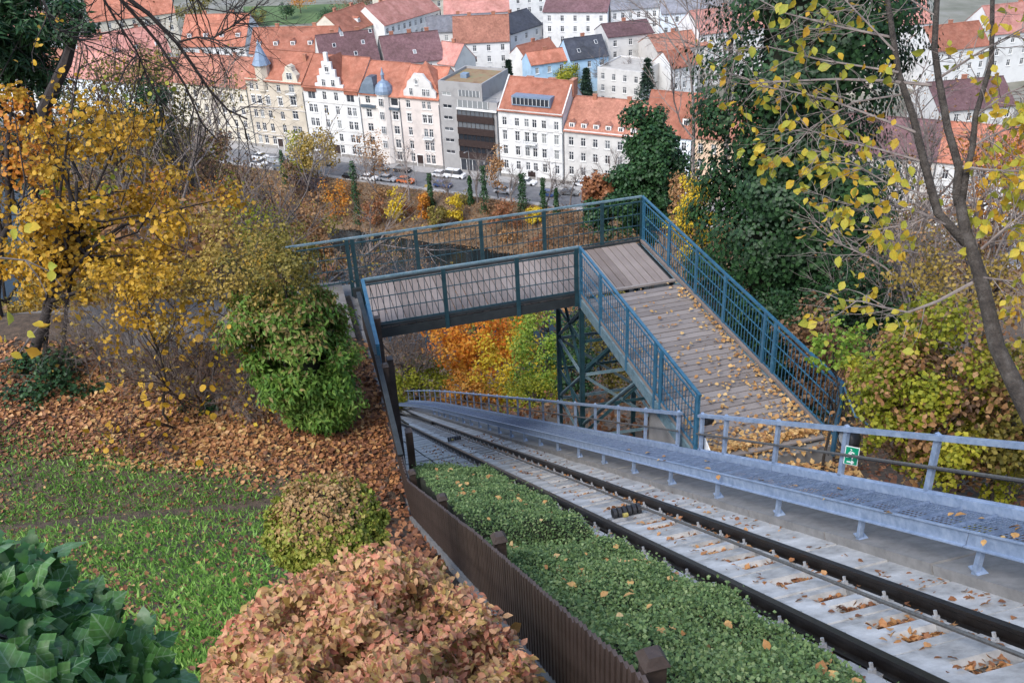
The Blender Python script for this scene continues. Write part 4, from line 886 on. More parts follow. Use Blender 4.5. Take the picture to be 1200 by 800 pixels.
# --- cars
def carmat(name, c): 
    m, nt, N, L, bs = nodes('car_paint_' + name); bs.inputs['Base Color'].default_value = (*c, 1); bs.inputs['Roughness'].default_value = .25; bs.inputs['Coat Weight'].default_value = .5; return m
CC = {'white': (.75, .75, .75), 'black': (.012, .012, .014), 'silver': (.42, .43, .45), 'red': (.55, .07, .02), 'blue': (.03, .06, .16), 'grey': (.14, .145, .15), 'orange': (.6, .14, .03)}
CM = {k: carmat(k, c) for k, c in CC.items()}
_cars = {}
def car_meshes(kind):
    if kind in _cars: return _cars[kind]
    L_, Wd = (4.3, 1.78) if kind == 'car' else (4.9, 1.9)
    hx = L_ / 2
    prof = [(-hx, .35), (-hx + .05, .75), (-hx + .25, .92), (hx - 1.25, .95), (hx - .2, .82), (hx, .6), (hx - .02, .3)] if kind == 'car' else [(-hx, .35), (-hx, 1.1), (hx - .9, 1.1), (hx - .1, .95), (hx, .6), (hx - .02, .3)]
    body = MB(); body.prism([(x, -Wd / 2, z) for x, z in prof], (0, Wd, 0))
    top = [(-hx + .25, .93), (-hx + .75, 1.42), (.35, 1.45), (hx - 1.25, .95)] if kind == 'car' else [(-hx + .05, 1.1), (-hx + .12, 1.92), (hx - 1.5, 1.95), (hx - .75, 1.1)]
    i = .14
    cab = MB(); n = len(top); A = [(x, -Wd / 2 + .05, z) if z < 1.2 else (x, -Wd / 2 + i + .08, z) for x, z in top]; B = [(x, -y, z) for x, y, z in A]
    cab.add(A + B, [tuple(range(n)), tuple(range(2 * n - 1, n - 1, -1))] + [(k, k + n, k + 1 + n, k + 1) for k in range(n - 1)])
    rf = MB(); (x0, z0_), (x1, z1_) = top[1], top[2]; y = Wd / 2 - i - .06; rf.hexa([(x0, -y, z0_ + .004), (x1, -y, z1_ + .004), (x1, y, z1_ + .004), (x0, y, z0_ + .004), (x0 + .06, -y + .05, z0_ + .05), (x1 - .06, -y + .05, z1_ + .05), (x1 - .06, y - .05, z1_ + .05), (x0 + .06, y - .05, z0_ + .05)])
    wh = MB(); wh.tube([(0, -.1, 0), (0, .1, 0)], .32, 12)
    hl = MB(); hl.box((0, -.18, 0), (.06, 0, 0), (0, .36, 0), (0, 0, .14))
    _cars[kind] = (body, cab, rf, wh.mesh('wheel'), hl.mesh('light'), L_, Wd); _cars[kind][3].materials.append(M['black']); _cars[kind][4].materials.append(M['trim'])
    return _cars[kind]
_cb = {}
def car(x, y, col, label, kind='car', rot=0.0, q=None):
    P = pz(x, y, STREET + .01)
    body, cab, rf, wh, hl, L_, Wd = car_meshes(kind)
    a = math.atan2(TE[1], TE[0]) + rot; m3 = Matrix.Rotation(a, 3, 'Z')
    root = thing('parked_car' if kind == 'car' else 'parked_van', P, label, 'car' if kind == 'car' else 'van', 'cars along the quay road')
    k = (kind, col)
    if k not in _cb:
        ms = [body.mesh('body'), cab.mesh('cabin'), rf.mesh('car_roof')]; ms[0].materials.append(CM[col]); ms[1].materials.append(M['pane']); ms[2].materials.append(CM[col]); _cb[k] = ms
    for nm, me in zip(('body', 'cabin_glass', 'car_roof'), _cb[k]): place(nm, me, root, P, m3)
    for sx_ in (-1, 1):
        for sy_ in (-1, 1): place('wheel', wh, root, P + np.array(m3 @ Vector((sx_ * (L_ / 2 - .8), sy_ * (Wd / 2 - .08), .32))), m3)
        place('headlight', hl, root, P + np.array(m3 @ Vector((L_ / 2 - .05, sx_ * (Wd / 2 - .35), .62))), m3)
car(534, 208, 'white', 'white van parked in front of the grey office block', 'van')
car(517, 207, 'white', 'white car parked beside the white van')
car(519, 219, 'blue', 'dark blue car driving on the quay road below the van')
car(476, 214, 'orange', 'orange car parked on the quay road')
car(433, 211, 'white', 'white car on the quay road behind the ivy-wrapped stem')
car(455, 212, 'silver', 'silver car parked between white and orange car')
car(446, 199, 'grey', 'grey car by the arched doorway of the pale stone house')
car(472, 201, 'black', 'black car at the kerb in front of the rounded gable house')
car(412, 209, 'black', 'black car half hidden behind yellow willow')
car(590, 226, 'silver', 'silver car on the quay road below the white palace front')
car(618, 216, 'white', 'white car at the kerb of the tall white house')
car(644, 230, 'blue', 'dark blue car on the quay road in front of the dormered house')
car(668, 228, 'grey', 'grey car beside the bare tree by the long low house')
car(683, 218, 'white', 'white car at the kerb of the long low house')
car(801, 237, 'silver', 'silver car at the kerb of the pale blue house')
car(803, 247, 'blue', 'blue car on the road right of the ivy-covered evergreen')
for i, (x, y) in enumerate(((306, 186), (322, 191), (304, 194), (330, 199), (345, 188), (360, 202))):
    car(x, y, ['white', 'silver', 'white', 'grey', 'silver', 'black'][i], ['white car in the left parking row nearest the turreted house', 'silver car in the left parking row', 'white car in the left row nearer the river', 'grey car at the river side of the left parking row', 'silver car in front of the beige house door', 'black car left of the willow'][i])
car(380, 193, 'grey', 'grey car below the white gabled house behind the willow')
# street lamps
def street_lamp(x, y, h, label):
    P = pz(x, y, STREET); r = thing('street_lamp', P, label, 'street lamp', 'street lamps along the quay')
    b = MB(); b.tube([P, P + np.array([0, 0, h * .5]), P + np.array([0, 0, h])], [.11, .08, .06], 8); b.build('pole', M['clip'], r)
    b = MB(); b.beam(P + np.array([0, 0, h]), P + np.array([0, 0, h + .25]) + TN * 1.6, .07, .07); b.build('arm', M['clip'], r)
    b = MB(); b.beam(P + np.array([0, 0, h + .22]) + TN * 1.4, P + np.array([0, 0, h + .3]) + TN * 2.1, .26, .12); b.build('lamp_head', M['clip'], r)
for x, y, lab in ((552, 222, 'slim grey street lamp in front of the office block'), (652, 236, 'slim grey street lamp in front of the white palace front'), (487, 217, 'slim grey street lamp beside the orange car')): street_lamp(x, y, 9.0, lab)
# ------------------------------------------------------------------ foliage tools
# leaf shapes lie in the local xy plane, y from stalk (0) to tip (1)
def fan(outline, zf):
    v = [(0, 0.0, 0.0)] + [(x, y, zf * abs(x)) for x, y in outline]; n = len(outline)
    return np.array(v, float), np.array([(0, i, i + 1) for i in range(1, n)], int)
DIA = (np.array([(0, 0, 0), (.42, .5, .10), (0, 1, 0), (-.42, .5, .10)], float), np.array([(0, 1, 2), (0, 2, 3)], int))
OVAL = (np.array([(0, 0, 0), (.30, .28, .09), (.33, .58, .10), (0, 1, -.10), (-.33, .58, .10), (-.30, .28, .09), (0, .5, 0)], float),
        np.array([(0, 1, 6), (1, 2, 6), (2, 3, 6), (3, 4, 6), (4, 5, 6), (5, 0, 6)], int))
ROUND = (np.array([(0, 0, 0), (.40, .2, .08), (.5, .55, .05), (.28, .9, -.02), (0, 1.0, -.06), (-.28, .9, .04), (-.5, .55, .1), (-.40, .2, .1), (0, .5, -.02)], float),
         np.array([(i, (i + 1) % 8, 8) for i in range(8)], int))
_IVY0 = (np.array([(0, .12, 0), (.28, -.05, .02), (.55, .18, .08), (.33, .42, .05), (.36, .62, .03), (0, 1.05, -.12), (-.36, .62, .03), (-.33, .42, .05), (-.55, .18, .08), (-.28, -.05, .02), (0, .45, -.05)], float),
       np.array([(i, (i + 1) % 10, 10) for i in range(10)], int))
_o = _IVY0[0][:10].copy(); _c = _IVY0[0][10].copy(); _rings = [_c + (_o - _c) * k_ for k_ in (1.0, .66, .33)]
for _k, _r in enumerate(_rings): _r[:, 2] = .10 - .34 * ((_r[:, 0]) ** 2 + (_r[:, 1] - .4) ** 2) + .10 * np.abs(_r[:, 0])
_c[2] = .08
IVY = (np.concatenate(_rings + [_c[None]]), np.array([t_ for r_ in range(2) for i in range(10) for t_ in ((r_ * 10 + i, r_ * 10 + (i + 1) % 10, (r_ + 1) * 10 + i), (r_ * 10 + (i + 1) % 10, (r_ + 1) * 10 + (i + 1) % 10, (r_ + 1) * 10 + i))] + [(20 + i, 20 + (i + 1) % 10, 30) for i in range(10)], int))
SPRAY = (np.array([(0, 0, 0), (.12, .45, .03), (0, 1, -.1), (-.12, .45, .03)], float), np.array([(0, 1, 2), (0, 2, 3)], int))
BLADE = (np.array([(-.035, 0, 0), (.035, 0, 0), (.03, .55, .08), (-.03, .55, .08), (0, 1, .28)], float), np.array([(0, 1, 2), (0, 2, 3), (3, 2, 4)], int))

def frames(nrm_, size, rg, asp=1.0, tip=None, tipw=1.0):
    """rotation*scale matrices: z along nrm_, y (the tip) random or towards tip"""
    n = norm(nrm_); k = len(n); r = rg.normal(size=(k, 3))
    if tip is not None: r = r + np.asarray(tip) * tipw
    y = norm(r - n * np.sum(r * n, -1, keepdims=True)); x = np.cross(y, n)
    s = np.broadcast_to(np.asarray(size, float), (k,))[:, None]
    return np.stack([x * s * asp, y * s, n * s], -1)          # columns
def cloud(shape, P, Mx):
    V, Fc = shape; k = len(P)
    A = np.einsum('nij,vj->nvi', Mx, V) + P[:, None, :]
    Fx = (np.arange(k) * len(V))[:, None, None] + Fc[None]
    return A.reshape(-1, 3), Fx.reshape(-1, 3)
def leaves(name, shape, P, Mx, mat, parent, kind='stuff'):
    v, f = cloud(shape, np.asarray(P), Mx); o = link(name, mesh_np(name, v, f), mat, parent)
    if kind: o['kind'] = kind
    return o
_lm = {}
def leaf_objs(shape, key, P, Mx, mat, parent, nmax=300, rest='foliage', prio=None):
    """the largest-showing leaves as objects of their own, the rest joined"""
    d = np.linalg.norm(P, axis=1); sz = np.linalg.norm(Mx[:, :, 1], axis=1) / d
    if prio is not None: sz = sz * prio
    px, py, pzz = proj(P); sz = np.where((px > -15) & (px < 1215) & (py > -15) & (py < 815), sz, 0)
    od = np.argsort(-sz); big, sm = od[:nmax], od[nmax:]
    kk = (key, mat.name)
    if kk not in _lm: me = mesh_np('leaf', *shape); me.materials.append(mat); me.polygons.foreach_set('use_smooth', np.ones(len(me.polygons), dtype=bool)); _lm[kk] = me
    for i in big:
        o = bpy.data.objects.new('leaf', _lm[kk]); SC.collection.objects.link(o); set_parent(o, parent)
        a = Mx[i]; o.matrix_basis = Matrix(((a[0, 0], a[0, 1], a[0, 2], P[i, 0]), (a[1, 0], a[1, 1], a[1, 2], P[i, 1]), (a[2, 0], a[2, 1], a[2, 2], P[i, 2]), (0, 0, 0, 1)))
    if len(sm): leaves(rest, shape, P[sm], Mx[sm], mat, parent)
def dirs(n, rg):
    return norm(rg.normal(size=(n, 3)))
def crown(c, rad, nleaf, rg, ncl=40, clr=.32, shell=.45, low=-1.0, flat=.8, rag=.25):
    """leaf points gathered in clumps through an uneven ellipsoid; returns points, outward normals, clump centres"""
    c = np.asarray(c, float); rad = np.asarray(rad, float)
    d = dirs(ncl * 3, rg); d = d[d[:, 2] > low][:ncl]; ncl = len(d)
    t = shell + (1 - shell) * rg.random(ncl) ** .6; t = t * (1 + rag * rg.normal(size=ncl) * .6)
    C = c + d * t[:, None] * rad
    cr = clr * rad.mean() * rg.uniform(.55, 1.35, ncl)
    w = cr ** 2; w = w / w.sum(); k = rg.choice(ncl, nleaf, p=w)
    e = dirs(nleaf, rg); rr = rg.random(nleaf) ** .45
    off = e * (rr * cr[k])[:, None]; off[:, 2] *= flat
    return C[k] + off, norm(e + d[k] * .5 + np.array([0, 0, .5])), C
def bent(a, c, n, rg, k=.06):
    a = np.asarray(a, float); c = np.asarray(c, float); L_ = np.linalg.norm(c - a); t = np.linspace(0, 1, n)[:, None]
    o = rg.normal(size=(n, 3)) * L_ * k; o[0] = 0; o[-1] = 0; return a + (c - a) * t + o
def tree(name, label, cat, base, c, rad, nleaf, size, mat, bark='bark', tr=.12, ncl=40, clr=.32, shell=.45, low=-1.0, shape=DIA, limbs=10, group=None, seed=0, rag=.25, asp=1.0, flat=.8, core=None):
    rg = np.random.default_rng(seed); base = np.asarray(base, float); c = np.asarray(c, float); rad = np.asarray(rad, float)
    r = thing(name, base, label, cat, group)
    P, N_, C = crown(c, rad, nleaf, rg, ncl, clr, shell, low, flat, rag)
    b = MB(); top = c + np.array([0, 0, rad[2] * .45]); path = bent(base - np.array([0, 0, .3]), top, 6, rg, .035)
    b.tube(path, np.linspace(tr, tr * .25, 6), 7); b.build('trunk', M[bark], r, True)
    if limbs:
        b = MB()
        for i in rg.choice(len(C), min(limbs, len(C)), replace=False):
            t = rg.uniform(.35, .9); s0 = path[0] * (1 - t) + path[-1] * t
            j = min(int(t * 5), 4); s0 = path[j] + (path[j + 1] - path[j]) * (t * 5 - j)
            b.tube(bent(s0, C[i], 4, rg, .07), [tr * .38, tr * .25, tr * .14, tr * .05], 5)
        b.build('limbs', M[bark], r, True)
    Mx = frames(N_ + rg.normal(size=N_.shape) * .5, size * rg.uniform(.65, 1.3, len(P)), rg, asp, tip=np.array([0, 0, -.5]))
    leaves('crown', shape, P, Mx, mat, r)
    return r
def grow(b, p, d, L_, r, lev, rg, tips, kids=4, kink=.16, up=.05, ang=.7, sides=4, shrink=.58, fan_lo=.3):
    n = 4; pts = [np.asarray(p, float)]; d = norm(np.asarray(d, float))
    for i in range(n):
        d = norm(d + rg.normal(size=3) * kink + np.array([0, 0, up])); pts.append(pts[-1] + d * L_ / n)
    b.tube(pts, np.linspace(r, r * .45, n + 1), sides, cap=False)
    if lev == 0: tips.append((pts[-1], d)); tips.append((pts[-2], d)); return
    for k in range(kids):
        t = rg.uniform(fan_lo, 1.0); j = min(int(t * n), n - 1); q = pts[j] + (pts[j + 1] - pts[j]) * (t * n - j)
        nd = norm(d + dirs(1, rg)[0] * ang); grow(b, q, nd, L_ * shrink * rg.uniform(.7, 1.25), r * .5, lev - 1, rg, tips, kids, kink, up, ang, max(3, sides - 1), shrink, fan_lo)
    tips.append((pts[-1], d))
def bare(name, label, cat, base, height, tr, lev=3, kids=5, mat='twig_grey', stems=1, spread=.25, seed=0, leafn=0, leafmat=None, lsize=.05, up=.06, ang=.75, group=None, shape=DIA, lean=(0, 0, 0)):
    rg = np.random.default_rng(seed); base = np.asarray(base, float); r = thing(name, base, label, cat, group); tips = []; b = MB()
    for s_ in range(stems):
        d = np.array([rg.normal(0, spread), rg.normal(0, spread), 1.0]) + np.array(lean); grow(b, base - np.array([0, 0, .2]) + rg.normal(size=3) * np.array([.3, .3, 0]) * spread * (stems > 1), d, height * rg.uniform(.5, .66), tr, lev, rg, tips, kids, up=up, ang=ang)
    b.build('branches', M[mat], r)
    if leafn:
        P = np.array([t[0] for t in tips]); k = rg.integers(0, len(P), leafn); P = P[k] + rg.normal(size=(leafn, 3)) * lsize * 1.2
        leaves('crown', shape, P, frames(rg.normal(size=(leafn, 3)) + np.array([0, 0, .6]), lsize * rg.uniform(.6, 1.3, leafn), rg, tip=np.array([0, 0, -.6])), leafmat, r)
    return r
def hill_at(x, y, D):
    P = pd(x, y, D); g = P.copy(); g[2] = float(hillxy(P)); return P, g
def pxr(D, *px): return np.array(px) * D / F_PX

# leaf colours
LM = {}
LM['gold'] = leafmat('golden_leaves', [lin(118, 92, 36), lin(178, 138, 42), lin(214, 170, 54), lin(205, 182, 92)], .35, 1.2, spread=.45)
LM['amber'] = leafmat('amber_leaves', [lin(130, 78, 35), lin(190, 118, 42), lin(210, 148, 55), lin(190, 160, 75)], .3, .25)
LM['orange'] = leafmat('orange_leaves', [lin(180, 90, 35), lin(215, 125, 42), lin(226, 160, 55), lin(215, 178, 75)], .3, .18, spread=.5)
LM['yellow'] = leafmat('yellow_leaves', [lin(165, 140, 35), lin(210, 180, 45), lin(225, 200, 60), lin(200, 195, 90)], .35, .3)
LM['ygreen'] = leafmat('yellow_green_leaves', [lin(70, 90, 30), lin(125, 135, 40), lin(165, 165, 50), lin(200, 185, 70)], .3, .35, spread=.5)
LM['straw'] = leafmat('straw_leaves', [lin(98, 84, 40), lin(142, 122, 56), lin(178, 152, 74), lin(195, 172, 100)], .3, .5, spread=.45)
LM['lime'] = leafmat('light_green_leaves', [lin(75, 110, 40), lin(110, 145, 50), lin(140, 165, 60), lin(175, 180, 80)], .3, .3)
LM['olive'] = leafmat('olive_leaves', [lin(60, 60, 28), lin(100, 95, 42), lin(135, 125, 55), lin(165, 145, 75)], .25, .4)
LM['tan'] = leafmat('tan_leaves', [lin(110, 75, 50), lin(150, 110, 70), lin(180, 140, 95), lin(195, 160, 115)], .25, .25)
LM['rust'] = leafmat('rust_leaves', [lin(92, 58, 40), lin(132, 84, 54), lin(158, 108, 72), lin(176, 132, 92)], .25, .3)
LM['brown'] = leafmat('brown_leaves', [lin(70, 50, 36), lin(105, 78, 55), lin(135, 105, 75), lin(160, 130, 95)], .2, .3)
LM['evergreen'] = leafmat('evergreen_leaves', [lin(22, 45, 26), lin(38, 68, 38), lin(52, 86, 48), lin(72, 108, 60)], .12, .8, rough=.5, spec=.3)
LM['ivydark'] = leafmat('dark_ivy_leaves', [lin(20, 42, 24), lin(33, 60, 33), lin(46, 78, 42), lin(64, 98, 52)], .12, .9, rough=.5, spec=.3)
LM['fir'] = leafmat('fir_needles', [lin(26, 42, 34), lin(40, 60, 46), lin(55, 78, 56)], .1, .5)
LM['thuja'] = leafmat('thuja_sprays', [lin(60, 96, 36), lin(90, 130, 50), lin(120, 152, 64), lin(150, 162, 88)], .3, 1.3, spread=.4)
LM['thujabr'] = leafmat('thuja_brown_tips', [lin(110, 100, 55), lin(140, 125, 75), lin(165, 145, 100)], .2, 2)
LM['hedge'] = leafmat('clipped_hedge_leaves', [lin(60, 84, 46), lin(86, 113, 66), lin(114, 140, 86), lin(152, 168, 120)], .2, 2.2, spread=.3)
LM['round'] = leafmat('box_shrub_leaves', [lin(88, 104, 38), lin(126, 142, 54), lin(160, 165, 72), lin(182, 165, 95)], .25, 3.0)
LM['roundtop'] = leafmat('box_shrub_top_leaves', [lin(140, 112, 72), lin(172, 138, 94), lin(190, 156, 112), lin(158, 146, 78)], .25, 3.0)
LM['red'] = leafmat('red_shrub_leaves', [lin(158, 122, 74), lin(195, 124, 96), lin(205, 140, 112), lin(212, 168, 128), lin(178, 155, 88), lin(165, 100, 80), lin(150, 130, 70)], .25, 2.0, spread=.5, fine=5)
LM['ivy'] = leafmat('ivy_leaves', [lin(38, 74, 34), lin(56, 100, 44), lin(80, 124, 62), lin(110, 144, 92)], .15, 3.0, rough=.42, spec=.35, fine=4)
LM['hazel'] = leafmat('yellow_tree_leaves', [lin(178, 128, 52), lin(208, 165, 55), lin(214, 188, 66), lin(190, 184, 72), lin(165, 172, 70), lin(160, 112, 66)], .45, 1.2, spread=.3, fine=4)
LM['litter'] = leafmat('fallen_leaves', [lin(76, 54, 42), lin(122, 84, 60), lin(164, 112, 72), lin(190, 142, 92), lin(204, 168, 126)], .1, .5, spread=.4)
LM['litterdark'] = leafmat('dark_fallen_leaves', [lin(62, 42, 34), lin(100, 66, 48), lin(135, 90, 62), lin(180, 130, 90)], .1, .7)
LM['littergold'] = leafmat('golden_fallen_leaves', [lin(120, 84, 54), lin(170, 126, 76), lin(200, 164, 105), lin(215, 188, 140)], .1, .8)
LM['grass'] = leafmat('grass_blades', [lin(88, 128, 56), lin(116, 164, 74), lin(146, 190, 94), lin(178, 204, 120)], .3, 1.5)
# ------------------------------------------------------------------ distant vegetation
# courtyard trees
def fir(x, ytop, ybase, wpx, z, label, seed):
    B = pz(x, ybase, STREET + z); B[2] = STREET; D = np.linalg.norm(pz(x, ybase, STREET + z)); h = (ybase - ytop) * D / F_PX / .95 + z; rad = wpx / 2 * D / F_PX
    rg = np.random.default_rng(seed); r = thing('fir_tree', B, label, 'tree')
    b = MB(); b.tube([B, B + np.array([0, 0, h])], [.3, .05], 6); b.build('trunk', M['bark_dark'], r)
    n = 2600; t = rg.random(n) ** .7; lay = np.floor(t * 14) / 14 + .02 * rg.random(n); a = rg.random(n) * 6.28
    rr = (1 - lay) * rad * (.35 + .65 * np.sqrt(rg.random(n))) * rg.uniform(.8, 1.15, n) + .1
    hh = (lay * .96 + .04) * h; P = B + np.stack([np.cos(a) * rr, np.sin(a) * rr, hh - .25 * rr], -1)
    N_ = np.stack([np.cos(a) * .3, np.sin(a) * .3, np.ones(n)], -1)
    leaves('crown', DIA, P, frames(N_ + rg.normal(size=(n, 3)) * .3, .95 * rg.uniform(.6, 1.2, n), rg, .5, tip=None), LM['fir'], r)
fir(568, 47, 80, 30, 5, 'tall dark fir in front of the orange-roofed courtyard house', 1)
fir(547, 58, 80, 9, 5, 'small slim fir beside the tall dark fir', 2)
fir(687, 82, 118, 24, 3, 'dark fir between the slate-roofed and the flat-roofed house', 3)
fir(758, 72, 122, 34, 3, 'large dark fir behind the long low quay house', 4)
fir(597, 72, 100, 10, 4, 'slim fir beside the small orange-roofed houses', 5)
def ctree(name, label, x, y, wpx, hpx, zc, mat, n=1500, size=.5, seed=0, group=None, **k):
    c = pz(x, y, STREET + zc); D = np.linalg.norm(c); base = c.copy(); base[2] = STREET
    return tree(name, label, 'tree', base, c, pxr(D, wpx / 2, wpx / 2, hpx / 2), n, size, mat, tr=.22, ncl=26, clr=.42, seed=seed, limbs=6, group=group, **k)
ctree('round_tree', 'yellow-green round tree in the courtyard beside the blue house', 665, 88, 28, 26, 6, LM['ygreen'], 1600, .5, 11)
ctree('round_tree', 'broad olive tree at the top behind the long white house', 226, 8, 46, 26, 7, LM['olive'], 2200, .6, 12)
ctree('round_tree', 'round dark green park tree behind the red-roofed wing', 334, 11, 18, 14, 4, LM['evergreen'], 900, .5, 13)
ctree('round_tree', 'low dark green tree beside the red-roofed house with cream gable', 386, 19, 22, 16, 4, LM['evergreen'], 1000, .5, 14)
ctree('round_tree', 'brown leafless-looking tree in the park at the top', 418, 6, 40, 22, 6, LM['brown'], 1400, .5, 15)
ctree('round_tree', 'golden tree in the park at the top', 350, -2, 34, 18, 6, LM['amber'], 1200, .5, 16)
ctree('round_tree', 'olive tree beside the park lawn', 300, 18, 22, 14, 4, LM['olive'], 900, .5, 17)
b = MB(); c0 = pz(340, 30, STREET); b.add([pz(x, y, STREET - .1) for x, y in ((285, 32), (430, 24), (430, 4), (285, 8))], [(0, 1, 2, 3)])
tag(b.build('lawn', surf('park_lawn', (.06, .10, .03), (.10, .16, .05), .2, .95)), 'green park lawn behind the red-roofed wing', kind='structure')
for i, (x, y, h, lab) in enumerate(((716, 112, 14, 'grey bare tree in the courtyard beside the flat-roofed block'), (742, 110, 13, 'grey bare tree between the two dark firs'), (735, 30, 16, 'bare tree in front of the white apartment house at the back'), (790, 95, 15, 'bare tree left of the small red-roofed white house'),
                                     (840, 80, 17, 'tall bare tree in front of the tall ivy tree'), (815, 40, 17, 'bare tree in front of the pale grey apartment house'), (610, 12, 13, 'bare tree behind the dark-roofed white house'), (870, 110, 16, 'bare tree behind the yellow twigs'))):
    c = pz(x, y, STREET + 1); c[2] = STREET; bare('bare_tree', lab, 'tree', c, h, .28, 3, 6, 'twig_grey', seed=40 + i, spread=.15, ang=.7)

# far bank: ivy stems, coloured trees and scrub
def bank_at(x, y):
    # where the ray meets the bank slope (about 0.3 m fall per metre)
    d = ray(x, y); n = np.array([0, 0, 1.0]) + TN * .34; P0 = T(0, 13.5, 0); return d * ((P0 @ n) / (d @ n))
def btree(name, label, x, y0, y1, wpx, mat, n=700, size=.45, seed=0, bark='bark', trunk=.12, group=None, shell=.4, ncl=22):
    g = bank_at(x, y1); D = np.linalg.norm(g); h = (y1 - y0) * D / F_PX / .93; rx = wpx / 2 * D / F_PX
    c = g + np.array([0, 0, h * .55]); return tree(name, label, 'tree' if h > 4 else 'shrub', g, c, (rx, rx, h * .46), n, size, mat, bark, trunk, ncl, .42, shell, group=group, seed=seed, limbs=5)
btree('willow_tree', 'yellow-green willow at the quay edge below the white gabled house', 372, 155, 215, 46, LM['straw'], 2200, .55, 61, shell=.5)
btree('willow_tree', 'smaller olive-yellow willow left of the bright one', 352, 165, 218, 28, LM['ygreen'], 1000, .5, 62)
btree('shrub', 'dark purple-brown bush below the willows', 367, 205, 243, 34, leafmat('dark_purple_leaves', [lin(40, 35, 42), lin(62, 55, 60), lin(85, 75, 78)], .1), 1000, .5, 63)
for i, (x, y0, y1, w_, lab) in enumerate(((421, 192, 262, 13, 'tall ivy-wrapped stem on the bank behind the parked cars'), (336, 180, 222, 10, 'short ivy-wrapped stem beside the left parking row'), (569, 196, 248, 13, 'ivy-wrapped stem on the bank in front of the office block'), (613, 205, 246, 15, 'ivy-wrapped stem on the bank below the tall white house'),
                                         (637, 210, 250, 9, 'thin ivy-wrapped stem below the right corner of the tall white house'), (506, 205, 245, 9, 'thin ivy-wrapped stem beside the dark blue car'), (552, 208, 240, 7, 'slender ivy stem left of the office block stem'), (652, 222, 250, 7, 'slender ivy stem beside the bare quay tree'))):
    g = bank_at(x, y1); D = np.linalg.norm(g); h = (y1 - y0) * D / F_PX / .93; rx = w_ / 2 * D / F_PX; rg = np.random.default_rng(70 + i); r = thing('ivy_tree', g, lab, 'tree'); b = MB(); b.tube(bent(g, g + np.array([0, 0, h]), 4, rg, .02), [.16, .13, .1, .05], 6); b.build('trunk', M['bark'], r)
    t = rg.random(1100); an = rg.random(1100) * 6.28; rr = rx * (.35 + .65 * rg.random(1100)) * (1 - .55 * t) * (1 + .3 * np.sin(t * 17 + i) + .2 * np.sin(an * 2 + t * 9)); P = g + np.stack([np.cos(an) * rr, np.sin(an) * rr, t * h], -1)
    leaves('crown', DIA, P, frames(np.stack([np.cos(an), np.sin(an), .4 + 0 * an], -1) + rg.normal(size=P.shape) * .5, .34 * rg.uniform(.6, 1.3, 1100), rg), LM['evergreen'], r)
for i, (x, y0, y1, w_, mt, lab) in enumerate(((465, 222, 262, 16, 'yellow', 'bright yellow young tree on the bank'), (498, 225, 258, 16, 'amber', 'amber bush right of the bright yellow young tree'), (535, 228, 262, 18, 'yellow', 'yellow bush below the dark blue car'), (395, 205, 258, 34, 'amber', 'orange-yellow tree below the willows'),
                                             (440, 150, 215, 38, 'tan', 'pale bare-looking brown tree in front of the pale stone house'), (584, 178, 232, 20, 'tan', 'pale orange-brown young tree in front of the office block'), (440, 235, 265, 30, 'rust', 'rusty bush on the bank beside the tall ivy stem'), (310, 215, 262, 60, 'tan', 'broad tan thicket on the bank at the left'),
                                             (590, 235, 268, 36, 'rust', 'rusty bush on the bank below the office block'), (250, 205, 255, 60, 'brown', 'brown thicket on the bank behind the yellow shrub'), (660, 240, 285, 50, 'brown', 'brown thicket on the bank behind the bridge railing'), (515, 242, 268, 26, 'olive', 'olive bush on the bank in the middle'), (628, 240, 262, 20, 'yellow', 'yellow bush beside the thin ivy-wrapped stem'), (345, 190, 235, 22, 'brown', 'brown bush under the smaller willow'))):
    btree('bank_bush', lab, x, y0, y1, w_, LM[mt], 900, .42, 90 + i)
rg = np.random.default_rng(5)
for i in range(44):
    x = rg.uniform(180, 830); q = rg.uniform(15, 27); s = 0
    d = ray(x, 250); a = T(-260 + i * 7.6 + rg.uniform(-2, 2), q, -.3 - (q - 13.5) * .34); h = rg.uniform(1.6, 3.4)
    tree('bank_scrub', 'low %s scrub bush on the far river bank' % ['dark brown', 'tan', 'rusty', 'brown', 'olive'][i % 5], 'shrub', a, a + np.array([0, 0, h * .4]), (rg.uniform(1.8, 3.6), rg.uniform(1.8, 3.0), h * .6), 420, .42, LM[['brown', 'tan', 'rust', 'brown', 'olive'][i % 5]], 'bark', .06, 16, .45, .3, seed=200 + i, limbs=4, group='scrub along the far river bank')
for i in range(30):   # trees all along the far left and right banks
    s = -255 + i * 5.5 if i < 22 else 40 + (i - 22) * 9; q = 14 + (i * 37 % 9); a = T(s, q, -.3 - (q - 13.5) * .34); h = 4 + (i * 53 % 40) / 10
    tree('bank_tree', '%s autumn tree at the river bank %s' % (['tan', 'olive', 'rusty', 'brown', 'yellow-green', 'straw-coloured'][i % 6], 'left of the willows' if i < 22 else 'right of the ivy-covered evergreen'), 'tree', a, a + np.array([0, 0, h * .62]), (h * .36, h * .36, h * .42), 650, .45, LM[['tan', 'olive', 'rust', 'brown', 'ygreen', 'straw'][i % 6]], 'bark', .14, 22, .42, .4, seed=300 + i, limbs=6, group='autumn trees of the river bank, %s' % ('left' if i < 22 else 'right'))
